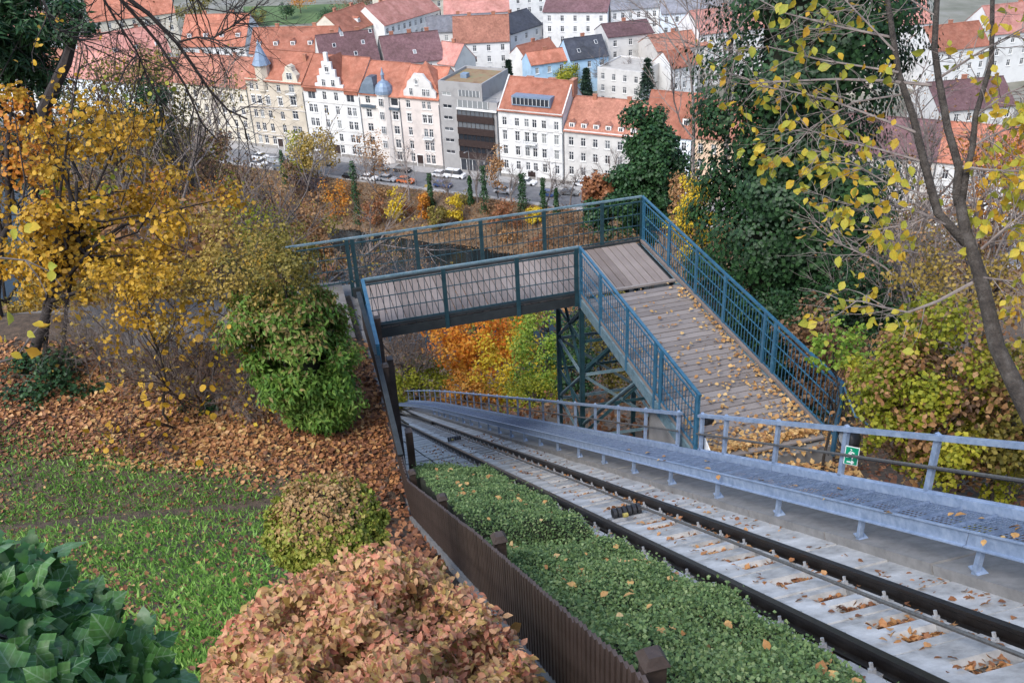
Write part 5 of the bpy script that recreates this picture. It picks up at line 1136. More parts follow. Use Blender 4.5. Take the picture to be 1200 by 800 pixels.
for i, (x, y0, y1, lab) in enumerate(((385, 165, 232, 'bare tree on the bank right of the willow'), (480, 175, 236, 'bare tree on the bank in front of the orange car'), (528, 185, 240, 'bare tree on the bank in front of the white van'), (560, 180, 238, 'bare tree on the bank beside the office block lamp'), (640, 185, 246, 'bare tree on the bank below the tall white house'), (600, 190, 240, 'thin bare tree on the bank left of the tall white house'), (697, 175, 240, 'grey bare tree in front of the long low quay house'), (668, 190, 240, 'small grey bare tree beside the quay road lamp'), (735, 190, 240, 'bare tree left of the ivy-covered evergreen'), (447, 165, 235, 'bare tree in front of the pale stone house'))):
    g = bank_at(x, y1); D = np.linalg.norm(g); bare('bare_tree', lab, 'tree', g, (y1 - y0) * D / F_PX * 1.15, .2, 3, 6, 'twig_grey', seed=400 + i, spread=.15)

# hillside below the bridge
def htree(name, label, x, y, D, wpx, hpx, mat, n=3000, size=.16, seed=0, cat='tree', bark='bark', tr=.14, **k):
    P, g = hill_at(x, y, D); r = pxr(D, wpx / 2, wpx / 2, hpx / 2)
    if g[2] > P[2] - r[2] * .5: g[2] = P[2] - r[2] * .9
    return tree(name, label, cat, g, P, r, n, size * D / 60, mat, bark, tr, k.pop('ncl', 50), k.pop('clr', .30), seed=seed, **k)
htree('autumn_tree', 'bright orange autumn tree seen under the footbridge', 560, 392, 62, 120, 110, LM['orange'], 7500, .19, 501)
htree('autumn_tree', 'golden yellow autumn tree beside the orange one under the bridge', 605, 432, 58, 100, 80, LM['yellow'], 5500, .18, 502)
htree('autumn_tree', 'light green tree under the bridge beside the lattice tower', 634, 412, 52, 70, 110, LM['lime'], 5000, .17, 503)
htree('autumn_tree', 'yellow-green shrub at the bottom of the walkway railing', 490, 452, 60, 80, 56, LM['ygreen'], 3800, .16, 504, cat='shrub')
htree('autumn_tree', 'olive tree between the golden and the light green tree', 585, 372, 80, 90, 70, LM['ygreen'], 4000, .17, 505)
htree('autumn_tree', 'dark green bush behind the lattice tower legs', 672, 425, 46, 44, 130, LM['evergreen'], 3600, .16, 506)
htree('autumn_tree', 'tan shrub low beside the walkway under the orange tree', 545, 458, 56, 70, 40, LM['amber'], 2600, .16, 507, cat='shrub')
htree('autumn_tree', 'yellow-green shrub low behind the walkway railing', 625, 468, 48, 80, 46, LM['ygreen'], 3400, .15, 508, cat='shrub')
htree('autumn_tree', 'olive shrub behind the tower', 715, 400, 50, 90, 140, LM['olive'], 4500, .17, 509, cat='shrub')
htree('autumn_tree', 'pale tan tree behind the lattice tower', 640, 352, 84, 90, 60, LM['tan'], 2800, .16, 510)
for i, (x, y, D, h, lab) in enumerate(((478, 425, 66, 7, 'grey bare thicket under the left half of the bridge'), (455, 415, 60, 6, 'grey bare tree beside the wall under the bridge'), (505, 400, 75, 8, 'grey bare tree left of the orange tree'))):
    P, g = hill_at(x, y, D); g = np.array([P[0], P[1], P[2] - 3.0]); bare('bare_tree', lab, 'tree', g, h, .12, 3, 7, 'twig_grey', 2, .35, seed=520 + i, leafn=900, leafmat=LM['brown'], lsize=.13)
htree('evergreen_tree', 'tall dense ivy-covered evergreen behind the far corner of the bridge', 764, 205, 95, 66, 140, LM['evergreen'], 30000, .21, 530, ncl=130, clr=.28, shell=.3)
htree('evergreen_tree', 'dark green ivy mass beside the evergreen behind the railing', 715, 255, 92, 70, 60, LM['evergreen'], 7500, .20, 531)
htree('autumn_tree', 'copper-brown beech behind the bridge railing', 708, 226, 96, 52, 40, LM['rust'], 3000, .26, 532)
htree('autumn_tree', 'bright yellow tree between the ramp and the tall ivy tree', 812, 262, 55, 46, 110, LM['yellow'], 3400, .17, 533)
htree('autumn_tree', 'tan bare-looking tree behind the bright yellow tree', 805, 240, 75, 40, 90, LM['tan'], 2400, .17, 534)
htree('autumn_tree', 'brown thicket on the slope behind the bridge corner', 690, 300, 75, 120, 50, LM['brown'], 3000, .18, 535, cat='shrub')
def cover(name, label, P, hmax, size, mat, seed, n):
    rg = np.random.default_rng(seed); P = P.copy(); P[:, 2] += hmax * rg.random(len(P)) ** 1.5 * (.4 + .6 * np.sin(P[:, 0] * .7 + 1.3 * np.sin(P[:, 1] * .5)) ** 2)
    o = leaves(name, DIA, P, frames(rg.normal(size=P.shape) + np.array([0, 0, .5]), size * rg.uniform(.5, 1.4, len(P)), rg, .8), LM[mat], None); tag(o, label, 'undergrowth', kind='stuff')
rg = np.random.default_rng(77); n = 60000; s_ = rg.uniform(-200, 90, n); q_ = rg.uniform(13.8, 29, n)
P = TP + TE * s_[:, None] + TN * q_[:, None]; P[:, 2] = STREET + np.interp(q_, qs, zz)
cover('undergrowth', 'low brown scrub covering the far river bank', P[:36000], 1.2, .36, 'brown', 78, 0); cover('undergrowth', 'low tan weeds covering the far river bank', P[36000:], 1.0, .34, 'tan', 79, 0)
n = 36000; u_ = 19 + 100 * rg.random(n) ** 1.5; v_ = np.where(rg.random(n) < .55, 1.0 - 60 * rg.random(n) ** 1.4, 6.4 + 50 * rg.random(n) ** 1.4); ok = ~((u_ < 22) & (v_ > -22) & (v_ < 1.2)); u_, v_ = u_[ok], v_[ok]
P = UX * u_[:, None] + VX * v_[:, None]; P[:, 2] = hill(u_, v_); k_ = len(P) // 2
cover('undergrowth', 'brown undergrowth covering the hillside below the bridge', P[:k_], 1.1, .24, 'brown', 80, 0); cover('undergrowth', 'rusty undergrowth covering the hillside below the bridge', P[k_:], 1.0, .22, 'rust', 81, 0)
htree('autumn_tree', 'golden brown tree behind the right stem of the forked tree', 1175, 215, 45, 80, 110, LM['amber'], 2600, .16, 536)
htree('autumn_tree', 'tan thicket right of the tall ivy tree', 1075, 300, 34, 110, 90, LM['straw'], 3200, .17, 537, cat='bush')
htree('autumn_tree', 'brown thicket behind the forked trunk', 1165, 300, 30, 110, 90, LM['brown'], 2800, .17, 538, cat='bush')
htree('autumn_tree', 'rusty thicket on the slope far behind the forked trunk', 1120, 262, 60, 150, 60, LM['rust'], 2600, .17, 539, cat='bush')
for i, (x, y, D, h, lab) in enumerate(((1105, 150, 50, 12, 'bare tree in front of the houses between the forked stems'), (1170, 140, 48, 13, 'bare tree in front of the houses at the right edge'), (1060, 200, 44, 10, 'bare tree at the right side of the tall ivy tree'))):
    P, g = hill_at(x, y, D); g = np.array([P[0], P[1], P[2] - h * .55]); bare('bare_tree', lab, 'tree', g, h, .13, 3, 6, 'twig_grey', 1, .2, seed=690 + i, leafn=300, leafmat=LM['tan'], lsize=.12)
# pale twiggy shrubs against the water
for i, (x, y, D) in enumerate(((445, 300, 70), (470, 300, 72), (425, 312, 66), (505, 322, 68))):
    P, g = hill_at(x, y, D); g = np.array([P[0], P[1], P[2] - 2.2]); bare('pale_shrub', ['pale tan twiggy shrub against the dark water', 'taller pale twiggy shrub against the dark water', 'pale twiggy shrub at the left bridge end', 'low pale twiggy shrub behind the near railing'][i], 'shrub', g, 4.2, .05, 2, 6, 'twig_grey', 3, .3, seed=540 + i, leafn=260, leafmat=LM['tan'], lsize=.12)
# left hillside, from the river up to the terrace
LS = [(8, 325, 38, 150, 110, 'olive', 'olive bush behind the maple trunk at the picture edge'), (70, 345, 26, 120, 50, 'straw', 'low straw coloured bush behind the maple trunk'), (300, 248, 80, 150, 64, 'tan', 'broad tan thicket on the left slope'), (350, 268, 70, 90, 60, 'tan', 'tan thicket left of the bridge end'), (235, 235, 62, 130, 90, 'brown', 'brown twiggy thicket below the olive tree'), (335, 262, 95, 90, 40, 'rust', 'rusty thicket on the left slope above the river'),
      (262, 292, 34, 150, 110, 'ygreen', 'yellow-green bush on the slope behind the thuja'), (205, 262, 40, 120, 100, 'amber', 'amber bush between the maple and the yellow-green bush'), (170, 200, 60, 150, 130, 'olive', 'olive bush below the olive tree'), (330, 300, 30, 100, 70, 'olive', 'olive bush directly behind the thuja'),
      (120, 165, 70, 120, 90, 'olive', 'dark olive tree mass at the left'), (90, 250, 45, 160, 140, 'brown', 'brown thicket behind the golden maple'), (372, 306, 40, 50, 40, 'tan', 'tan bush at the far side of the left bridge end'), (222, 178, 100, 90, 60, 'brown', 'brown bare thicket right of the olive tree'), (150, 330, 30, 200, 90, 'rust', 'rusty undergrowth on the terrace edge'), (60, 180, 60, 130, 110, 'fir', 'dark green mass behind the golden maple')]
for i, (x, y, D, w_, h_, mt, lab) in enumerate(LS): htree('hillside_bush', lab, x, y, D, w_, h_, LM[mt], 4200, .17, 560 + i, cat='bush', ncl=60, clr=.26, rag=.35)
for i, (x, y, D, h, lab) in enumerate(((190, 235, 48, 10, 'brown bare tree on the left slope'), (240, 225, 60, 8, 'thin bare tree right of the olive tree'), (130, 190, 44, 11, 'dark bare tree behind the golden maple'), (330, 235, 70, 8, 'thin bare tree on the slope above the river'), (205, 195, 70, 10, 'bare tree rising in front of the cream quay house'))):
    P, g = hill_at(x, y, D); g = np.array([P[0], P[1], P[2] - h * .5]); bare('bare_tree', lab, 'tree', g, h, .13, 3, 6, 'twig_brown', 1, .2, seed=600 + i, leafn=700, leafmat=LM['brown'], lsize=.11)
for i in range(16):
    u_, v_ = 24 + 3.1 * i, -3 - (i * 41 % 30); c = W(u_, v_, float(hill(u_, v_)) + 1.1); cn = ['tan', 'brown', 'olive', 'rust'][i % 4]
    tree('hillside_bush', '%s bush on the open slope left of the footbridge' % ['tan', 'dark brown', 'olive', 'rusty'][i % 4], 'bush', c - np.array([0, 0, 1.2]), c, (2.2, 2.0, 1.9), 2600, .15 + .002 * u_, LM[cn], 'bark', .05, 40, .3, .35, seed=640 + i, group='bushes on the slope left of the footbridge')
for i, (x, y, D, h, lab) in enumerate(((215, 255, 34, 7, 'grey fine-twigged tree behind the golden maple'), (275, 250, 40, 7, 'grey fine-twigged tree above the yellow-green bush'), (155, 200, 36, 9, 'grey fine-twigged tree in front of the olive tree'), (300, 290, 26, 5, 'grey fine-twigged shrub behind the thuja'), (330, 255, 48, 7, 'grey fine-twigged tree left of the bridge railing end'))):
    P, g = hill_at(x, y, D); g = np.array([P[0], P[1], P[2] - h * .5]); bare('bare_tree', lab, 'tree', g, h, .08, 3, 6, 'twig_grey', 2, .3, seed=660 + i, leafn=420, leafmat=LM['straw'], lsize=.09)
htree('olive_tree', 'olive-yellow tree with dark ivy in front of the town at the left', 168, 128, 44, 150, 130, LM['olive'], 5500, .17, 610, ncl=60, rag=.35)
htree('ivy_clump', 'dark ivy clump hanging in the olive tree', 180, 125, 41, 44, 60, LM['ivydark'], 1500, .17, 611, cat='ivy')
# dark conifer in the upper left corner
P, g = hill_at(8, 40, 30)
tree('pine_tree', 'dark green pine crown in the upper left corner', 'tree', np.array([P[0] - .6, P[1], float(hillxy(P))]), P, pxr(30, 52, 52, 62), 9000, .26, LM['evergreen'], 'bark_dark', .2, 46, .3, .3, shape=SPRAY, seed=612, limbs=14, rag=.4)
# ivy-clad broken stem
a_, c_ = pd(52, 128, 27), pd(94, 18, 26.5); r_ = thing('broken_stem', np.array([a_[0] - .5, a_[1], float(hillxy(a_))]), 'leaning broken stem with ivy tuft beside the dark pine', 'tree')
b = MB(); b.tube([np.array([a_[0] - 1.2, a_[1], float(hillxy(a_))]), a_, (a_ + c_) / 2 + np.array([.1, 0, 0]), c_], [.2, .17, .14, .07], 7); b.build('trunk', M['bark_dark'], r_)
P_, N_, _ = crown(pd(84, 32, 26.5), (.45, .45, .5), 900, np.random.default_rng(3), 12, .5, .3); leaves('crown', DIA, P_, frames(N_, .10, np.random.default_rng(4)), LM['ivydark'], r_)
# ------------------------------------------------------------------ near vegetation
def ground_hit(px_, py_):
    """first meeting of each pixel's ray with the hill"""
    px_ = np.asarray(px_, float); py_ = np.asarray(py_, float)
    d = _fw[None] * F_PX + _rt[None] * (px_ - 600)[:, None] - _up[None] * (py_ - 400)[:, None]; d = norm(d)
    t = np.linspace(1.2, 45, 700); out = np.full(len(d), np.nan)
    for i in range(0, len(d), 4000):
        dd = d[i:i + 4000]; Q = dd[:, None, :] * t[None, :, None]; h = hill(Q @ UX, Q @ VX); below = Q[..., 2] < h
        k = below.argmax(1); out[i:i + 4000] = np.where(below.any(1), t[k], np.nan)
    P = d * out[:, None]; return P, ~np.isnan(out)

def hedge(u0, u1, v0, v1, o0, o1, label, n, seed):
    rg = np.random.default_rng(seed); r = thing('clipped_hedge', W((u0 + u1) / 2, (v0 + v1) / 2, zt((u0 + u1) / 2) - .2), label, 'hedge')
    def top(u, v):
        s_ = (v - v0) / (v1 - v0); e = np.minimum(np.minimum((v1 - v) * 2.6, u1 - u), np.minimum((v - v0) * 2 + .3, u - u0)); 
        return zt(u) + o0 + (o1 - o0) * s_ - .30 * np.clip(1 - e / .45, 0, 1) ** 2 + .05 * np.sin(u * 2.3 + v * 3.1) + .04 * np.sin(u * 5.1 - v * 4.3) + .03 * np.sin(u * 9 + v * 11)
    us = np.linspace(u0, u1, int((u1 - u0) / .12)); vs = np.linspace(v0, v1, 16); UU, VV = np.meshgrid(us, vs, indexing='ij')
    Z = top(UU, VV) - .05; P = UX * UU[..., None] + VX * VV[..., None]; P[..., 2] = Z; B = P.copy(); B[..., 2] = zt(UU) - .25
    nu, nv = UU.shape; idx = np.arange(nu * nv).reshape(nu, nv); off = nu * nv
    fs = [tuple(f) for f in np.stack([idx[:-1, :-1], idx[:-1, 1:], idx[1:, 1:], idx[1:, :-1]], -1).reshape(-1, 4)]
    for ring in (idx[0, :], idx[-1, :], idx[:, 0], idx[:, -1]):
        for a_, c_ in zip(ring[:-1], ring[1:]): fs.append((int(a_), int(c_), int(c_) + off, int(a_) + off))
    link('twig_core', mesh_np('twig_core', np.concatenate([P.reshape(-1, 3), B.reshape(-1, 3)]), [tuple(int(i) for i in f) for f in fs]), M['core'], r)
    # leaves over the top and the faces
    nt_ = int(n * .7); u = rg.uniform(u0, u1, nt_); v = rg.uniform(v0, v1, nt_); sp = np.where(rg.random(nt_) < .05, rg.uniform(0, .12, nt_), 0)
    Pt = UX * u[:, None] + VX * v[:, None]; Pt[:, 2] = top(u, v) + rg.normal(0, .022, nt_) + sp
    nf = n - nt_; w = rg.random(nf); h = rg.random(nf); side = rg.choice(3, nf, p=[.45, .35, .2])
    uf = np.where(side == 0, u0, np.where(side == 1, u0 + (u1 - u0) * w, u1)); vf = np.where(side == 1, v1, v0 + (v1 - v0) * w)
    zb = zt(uf) - .1; zf = zb + (top(uf, vf) - zb) * h
    Pf = UX * uf[:, None] + VX * vf[:, None]; Pf[:, 2] = zf; Nf = np.where((side == 0)[:, None], -UX, np.where((side == 1)[:, None], VX, UX)); Pf = Pf + Nf * rg.normal(.0, .03, nf)[:, None]
    Pa = np.concatenate([Pt, Pf]); Na = np.concatenate([np.tile([0, 0, 1.0], (nt_, 1)), Nf])
    leaves('foliage', DIA, Pa, frames(Na + rg.normal(size=Pa.shape) * .75, .028 * rg.uniform(.6, 1.5, len(Pa)), rg, .85), LM['hedge'], r)
    # upright shoots
    return r
hedge(8.25, 14.6, 1.42, 2.95, .98, .54, 'clipped green hedge block next to the black cable roller', 62000, 21)
hedge(1.6, 7.8, 1.42, 3.02, .86, .44, 'longer low clipped green hedge with stray shoots beside the lower rail', 88000, 22)
rg = np.random.default_rng(9); n = 170     # fallen leaves caught on the hedges
u = np.concatenate([rg.uniform(3, 7.6, 90), rg.uniform(8.2, 14, 80)]); v = rg.uniform(1.55, 2.8, n); sO = (v - 1.42) / 1.48
P = UX * u[:, None] + VX * v[:, None]; P[:, 2] = zt(u) + np.where(u < 7.9, .86 - .44 * sO, .98 - .46 * sO) + .05
o = leaves('fallen_leaves', OVAL, P, frames(rg.normal(size=(n, 3)) * .4 + np.array([0, 0, 1]), .09 * rg.uniform(.5, 1.2, n), rg), LM['littergold'], None); tag(o, 'fallen tan leaves caught on top of the hedges', 'leaves')

# --- round yellow-green shrub
c = pd(381, 618, 9.0); rg = np.random.default_rng(31); g = c.copy(); g[2] = float(hillxy(c)) - .05
c[2] = max(c[2], g[2] + .30)
sh = thing('round_shrub', g, 'round clipped shrub, yellow-green below and tan on top, beside the leafy path', 'shrub')
n = 17000; d = dirs(n, rg); d[:, 2] = np.abs(d[:, 2]) * 1.0 - .35; d = norm(d); lum = 1 + .07 * np.sin(d[:, 0] * 9 + d[:, 2] * 7) + .06 * np.sin(d[:, 1] * 13 + d[:, 0] * 5) + .05 * np.sin(d[:, 2] * 19 - d[:, 0] * 11)
P = c + d * np.array([.50, .50, .39]) * (lum * (1 - .10 * rg.random(n) ** 2))[:, None]
tp = d[:, 2] + rg.normal(0, .22, n) > .66
for sel, mt, nm in ((tp, 'roundtop', 'tan_foliage'), (~tp, 'round', 'foliage')):
    leaves(nm, DIA, P[sel], frames(d[sel] + rg.normal(size=(sel.sum(), 3)) * .7, .036 * rg.uniform(.6, 1.4, sel.sum()), rg), LM[mt], sh)
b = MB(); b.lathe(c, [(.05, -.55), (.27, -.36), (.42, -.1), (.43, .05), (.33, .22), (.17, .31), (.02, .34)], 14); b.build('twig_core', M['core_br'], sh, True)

# --- red-leaved shrub in the foreground
rg = np.random.default_rng(33); g = pd(440, 790, 5.6); g[2] = float(hillxy(g)) - .05
rs = thing('red_shrub', g, 'spreading shrub with pinkish red and yellow-green leaves above the picket fence', 'shrub')
def red_pts(n):
    x = rg.uniform(238, 650, n); y = rg.uniform(630, 860, n)
    topy = np.interp(x, [230, 262, 300, 350, 410, 450, 490, 540, 590, 625, 650], [800, 735, 700, 672, 648, 640, 652, 680, 722, 775, 830])
    ok = y > topy + rg.normal(0, 5, n); x, y, topy = x[ok], y[ok], topy[ok]
    D = 6.3 - (y - topy) / 200 * 1.5 + .30 * np.sin(x / 23 + np.sin(y / 31)) * np.cos(y / 19) + .16 * np.sin(x / 9.5) * np.sin(y / 8.3) + rg.normal(0, .10, len(x)); D = np.maximum(D, 4.2)
    dd = _fw[None] * F_PX + _rt[None] * (x - 600)[:, None] - _up[None] * (y - 400)[:, None]; return norm(dd) * D[:, None]
P = red_pts(14000); N_ = np.tile([0.05, -.35, 1.0], (len(P), 1)) + rg.normal(size=P.shape) * .85
leaf_objs(OVAL, 'oval', P, frames(N_, (.049) * rg.uniform(.35, 1.45, len(P)), rg, .78, tip=np.array([0, -.4, -.5])), LM['red'], rs)
b = MB(); cc = g + np.array([0, .1, 0])
for i in range(46):
    e = P[rg.integers(len(P))] - np.array([0, 0, .05]); b.tube(bent(cc + rg.normal(size=3) * .08, e, 5, rg, .04), [.012, .010, .008, .006, .003], 4)
b.build('stems', M['twig_brown'], rs)
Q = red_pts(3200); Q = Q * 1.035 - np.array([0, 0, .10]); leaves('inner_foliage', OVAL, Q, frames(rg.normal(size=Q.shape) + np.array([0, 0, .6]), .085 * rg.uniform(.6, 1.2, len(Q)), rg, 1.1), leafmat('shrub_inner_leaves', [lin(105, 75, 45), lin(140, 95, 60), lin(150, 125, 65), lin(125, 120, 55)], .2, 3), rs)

m = LM['ivy']; nt = m.node_tree; N = nt.nodes; L = nt.links; bs = N['Principled BSDF']; src = bs.inputs['Base Color'].links[0].from_socket
tc = N.new('ShaderNodeTexCoord'); sx_ = N.new('ShaderNodeSeparateXYZ'); L.new(tc.outputs['Object'], sx_.inputs[0])
def mth(op, a_, b_=None):
    q = N.new('ShaderNodeMath'); q.operation = op
    for i_, v_ in enumerate((a_, b_)):
        if v_ is None: continue
        if isinstance(v_, (int, float)): q.inputs[i_].default_value = v_
        else: L.new(v_, q.inputs[i_])
    return q.outputs[0]
ax_ = mth('ABSOLUTE', sx_.outputs[0]); mid_ = mth('LESS_THAN', ax_, .022); dg = mth('PINGPONG', mth('SUBTRACT', sx_.outputs[1], mth('MULTIPLY', ax_, .75)), .13); sd_ = mth('MULTIPLY', mth('LESS_THAN', dg, .016), .7)
ve = mth('MULTIPLY', mth('MAXIMUM', mid_, sd_), .55); mxr = N.new('ShaderNodeMixRGB'); L.new(ve, mxr.inputs[0]); L.new(src, mxr.inputs[1]); mxr.inputs[2].default_value = (*lin(135, 158, 125), 1); L.new(mxr.outputs[0], bs.inputs['Base Color'])
# --- ivy in the lower left corner
rg = np.random.default_rng(35); g = pd(30, 800, 3.4); g[2] = float(hillxy(g))
iv = thing('ivy_plant', g, 'glossy dark green ivy with large lobed leaves in the grass', 'ivy')
n = 1050; x = rg.uniform(-40, 205, n); y = rg.uniform(625, 850, n); topy = np.interp(x, [-40, 0, 40, 80, 120, 150, 180, 205], [618, 632, 640, 675, 690, 720, 752, 800]); ok = y > topy + rg.normal(0, 6, n); x, y, topy = x[ok], y[ok], topy[ok]
D = 3.35 - (y - topy) / 200 * .55 + rg.normal(0, .10, len(x)); dd = _fw[None] * F_PX + _rt[None] * (x - 600)[:, None] - _up[None] * (y - 400)[:, None]; P = norm(dd) * D[:, None]
N_ = np.array([.1, -.5, 1.0]) + rg.normal(size=P.shape) * .68
leaf_objs(IVY, 'ivy', P, frames(N_, .078 * rg.uniform(.45, 1.35, len(P)), rg, 1.0, tip=np.array([.4, -.7, -.4])), LM['ivy'], iv, 300)
b = MB()
for i in range(26): b.tube(bent(g + rg.normal(size=3) * .2, P[rg.integers(len(P))] - np.array([0, 0, .03]), 5, rg, .06), .006, 4)
b.build('stems', M['bark'], iv)

# --- grass and fallen leaves on the slope
rg = np.random.default_rng(41); n = 105000; x = rg.uniform(-10, 420, n); y = rg.uniform(490, 810, n)
fld = .5 + .5 * np.sin(x / 41 + 1.3 * np.sin(y / 33)) * np.sin(y / 29 + x / 77) 
dens = np.clip((y - 478 - .21 * x) / 40, 0, 1) * np.clip((370 - x) / 70, 0, 1) * (.38 + .62 * fld)
ok = rg.random(n) < dens; P, hit = ground_hit(x[ok], y[ok]); P = P[hit]; P[:, 2] -= .01
o = leaves('grass', BLADE, P, frames(norm(rg.normal(size=P.shape) * np.array([1, 1, .3]) + np.array([0, -.4, .2])), (.10) * rg.uniform(.4, 1.3, len(P)), rg, 3.2, tip=np.array([0, -.35, .55]), tipw=1.0), LM['grass'], None); tag(o, 'patchy green grass with broad blades on the slope', 'grass', kind='stuff')
def litter(name, label, region, n, size, mat, seed, dens=None, lift=.02):
    rg = np.random.default_rng(seed); x0, y0, x1, y1 = region; x = rg.uniform(x0, x1, n); y = rg.uniform(y0, y1, n)
    if dens is not None: k = rg.random(n) < dens(x, y); x, y = x[k], y[k]
    P, hit = ground_hit(x, y); P = P[hit]; P[:, 2] += lift + np.abs(rg.normal(0, .012, len(P)))
    o = leaves(name, OVAL, P, frames(rg.normal(size=P.shape) * .38 + np.array([0, 0, 1.0]), size * rg.uniform(.5, 1.3, len(P)), rg, 1.1), LM[mat], None); tag(o, label, 'leaves', kind='stuff')
litter('leaf_litter', 'orange-brown fallen leaves carpeting the terrace below the shrubs', (-10, 400, 470, 580), 25000, .092, 'litter', 51, lambda x, y: np.clip((522 - y + .19 * x) / 60, 0, 1) * np.clip((y - 385) / 40, .2, 1))
litter('leaf_litter', 'dark brown fallen leaves along the foot of the picket fence', (300, 420, 520, 720), 9000, .10, 'litterdark', 52, lambda x, y: np.clip((x - 330) / 60, 0, 1))
litter('leaf_litter', 'scattered brown fallen leaves among the grass', (-10, 450, 420, 810), 6000, .065, 'litterdark', 53, lambda x, y: .25 + .75 * (.5 + .5 * np.sin(x / 37 + 2 * np.sin(y / 41))) ** 1.3)
litter('leaf_litter', 'pale tan fallen leaves scattered on the grassy slope', (-10, 470, 420, 810), 900, .065, 'littergold', 60)
litter('leaf_litter', 'golden fallen leaves around the shrub roots', (90, 420, 430, 555), 2400, .10, 'littergold', 54)
litter('leaf_litter', 'brown fallen leaves on the slope right of the walkway', (860, 380, 1200, 600), 2600, .10, 'litterdark', 55)
litter('leaf_litter', 'golden fallen leaves between the ramp and the walkway', (780, 470, 1010, 590), 1300, .10, 'littergold', 56)
rg = np.random.default_rng(92); n = 1500; u = rg.uniform(9.9, 12.4, n); v = rg.uniform(5.95, 8.7, n); P = UX * u[:, None] + VX * v[:, None]; P[:, 2] = np.maximum(hill(u, v), np.where(u > 11.85, -10.12, -20)) + .015 + np.abs(rg.normal(0, .02, n))
o = leaves('leaf_litter', OVAL, P, frames(rg.normal(size=P.shape) * .4 + np.array([0, 0, 1.0]), .09 * rg.uniform(.5, 1.3, n), rg, 1.1), LM['littergold'], None); tag(o, 'tan leaf heap on the ground at the foot of the ramp', 'leaves', kind='stuff')
# on the ramp
rg = np.random.default_rng(57); n = 1500; u = U_E + .05 + (18.3 - U_E) * rg.random(n) ** 5.5; v = V_C + .1 + (V_R - V_C - .2) * (1 - rg.random(n) ** (1.2 + (u - U_E) * .45))
P = UX * u[:, None] + VX * v[:, None]; P[:, 2] = DZ + .012 + np.abs(rg.normal(0, .012, n))
o = leaves('leaf_litter', OVAL, P, frames(rg.normal(size=P.shape) * .35 + np.array([0, 0, 1.0]), .085 * rg.uniform(.5, 1.3, n), rg, 1.1), LM['littergold'], None); tag(o, 'tan and golden fallen leaves heaped at the lower end of the ramp planks', 'leaves', kind='stuff')
# on the track
rg = np.random.default_rng(58); n = 5600; row = np.floor(30 * rg.random(n) ** 1.3).astype(int); off = rg.choice([-.20, .22, -.20, .22, .47, 0], n) + rg.normal(0, .06, n)
u = 1.5 + (row + off) * dU; mid = rg.random(n) < .6; v = np.where(mid, np.clip(4.36 + rg.normal(0, .13, n), 3.8, 4.64), np.where(rg.random(n) < .75, rg.uniform(4.84, 5.9, n), rg.uniform(2.95, 3.55, n)))
P = UX * u[:, None] + VX * v[:, None]; P[:, 2] = zt(u); P = P + NT * np.where(mid & (np.abs(v - 4.36) < .2), -.185, -.11)[:, None] + NT * np.abs(rg.normal(0, .012, n))[:, None]
o = leaves('leaf_litter', OVAL, P, frames(rg.normal(size=P.shape) * .4 + NT, .072 * rg.uniform(.5, 1.3, n), rg, 1.1), LM['litter'], None); tag(o, 'brown fallen leaves lying in the slab recesses between the rails', 'leaves', kind='stuff')
rg = np.random.default_rng(93); Q = []
for k_, u0 in enumerate(HOLES[:34]):
    for (x0, x1, y0, y1) in ([(-.06, .36, -.32, -.06), (-.06, .36, .10, .34)] if k_ % 3 else [(-.10, .34, -.18, .12)]):
        m_ = 60; yy = rg.uniform(y0, y1, m_); Q.append(np.array([TR(u0, 4.21 + a_, -.205 + .03 * rg.random()) + TD * c_ for a_, c_ in zip(rg.uniform(x0, x1, m_), yy)]))
P = np.concatenate(Q); o = leaves('leaf_litter', OVAL, P, frames(rg.normal(size=P.shape) * .45 + NT, .075 * rg.uniform(.5, 1.2, len(P)), rg, 1.1), LM['litter'], None); tag(o, 'brown leaf fill of the square recesses in the slabs', 'leaves', kind='stuff')
rg = np.random.default_rng(59); n = 26; u = rg.uniform(4, 14, n); P = np.array([WK(a_, rg.uniform(5.2, 5.66), .03) for a_ in u]); o = leaves('leaf_litter', OVAL, P, frames(rg.normal(size=P.shape) * .3 + NT, .10 * rg.uniform(.6, 1.2, n), rg, 1.1), LM['littergold'], None); tag(o, 'few yellow fallen leaves on the steel grating', 'leaves', kind='stuff')

# --- thuja at the bridge end
rg = np.random.default_rng(61); B = pz(372, 505, -10.05)
th = thing('thuja_shrub', B, 'feathery green thuja bush with browned upper sprays beside the left bridge end', 'shrub')
n = 42000; ncl = 130; hc = rg.uniform(.35, 2.75, ncl); ac = rg.random(ncl) * 6.28; rc = np.interp(hc, [.3, .8, 1.4, 2.1, 2.5, 2.8], [.28, .50, .68, .78, .70, .45]) * rg.uniform(.5, 1.28, ncl)
C = np.stack([np.cos(ac) * rc * 1.05 - .16 * (hc - 1.2), np.sin(ac) * rc * .8, hc], -1); kk = rg.integers(0, ncl, n); e = dirs(n, rg); P = B + C[kk] + e * (rg.uniform(.16, .40, ncl)[kk] * rg.random(n) ** .5)[:, None] * np.array([1.1, 1, .75])
a = ac[kk]; h = P[:, 2] - B[2]
N_ = np.stack([np.cos(a), np.sin(a), .45 * np.ones(n)], -1); br = (h + rg.normal(0, .4, n) > 2.0) & (rg.random(n) < .45)
for sel, mt, nm in ((~br, 'thuja', 'foliage'), (br, 'thujabr', 'brown_sprays')): leaves(nm, SPRAY, P[sel], frames(N_[sel] + rg.normal(size=(sel.sum(), 3)) * .5, .105 * rg.uniform(.6, 1.3, sel.sum()), rg, 1.7, tip=np.array([.3, -.2, -.9])), LM[mt], th)
b = MB()
for i in range(9): b.tube(bent(B + rg.normal(size=3) * np.array([.12, .12, 0]), B + np.array([rg.normal(-.1, .35), rg.normal(0, .3), rg.uniform(1.4, 2.5)]), 5, rg, .03), [.04, .032, .026, .02, .01], 5)
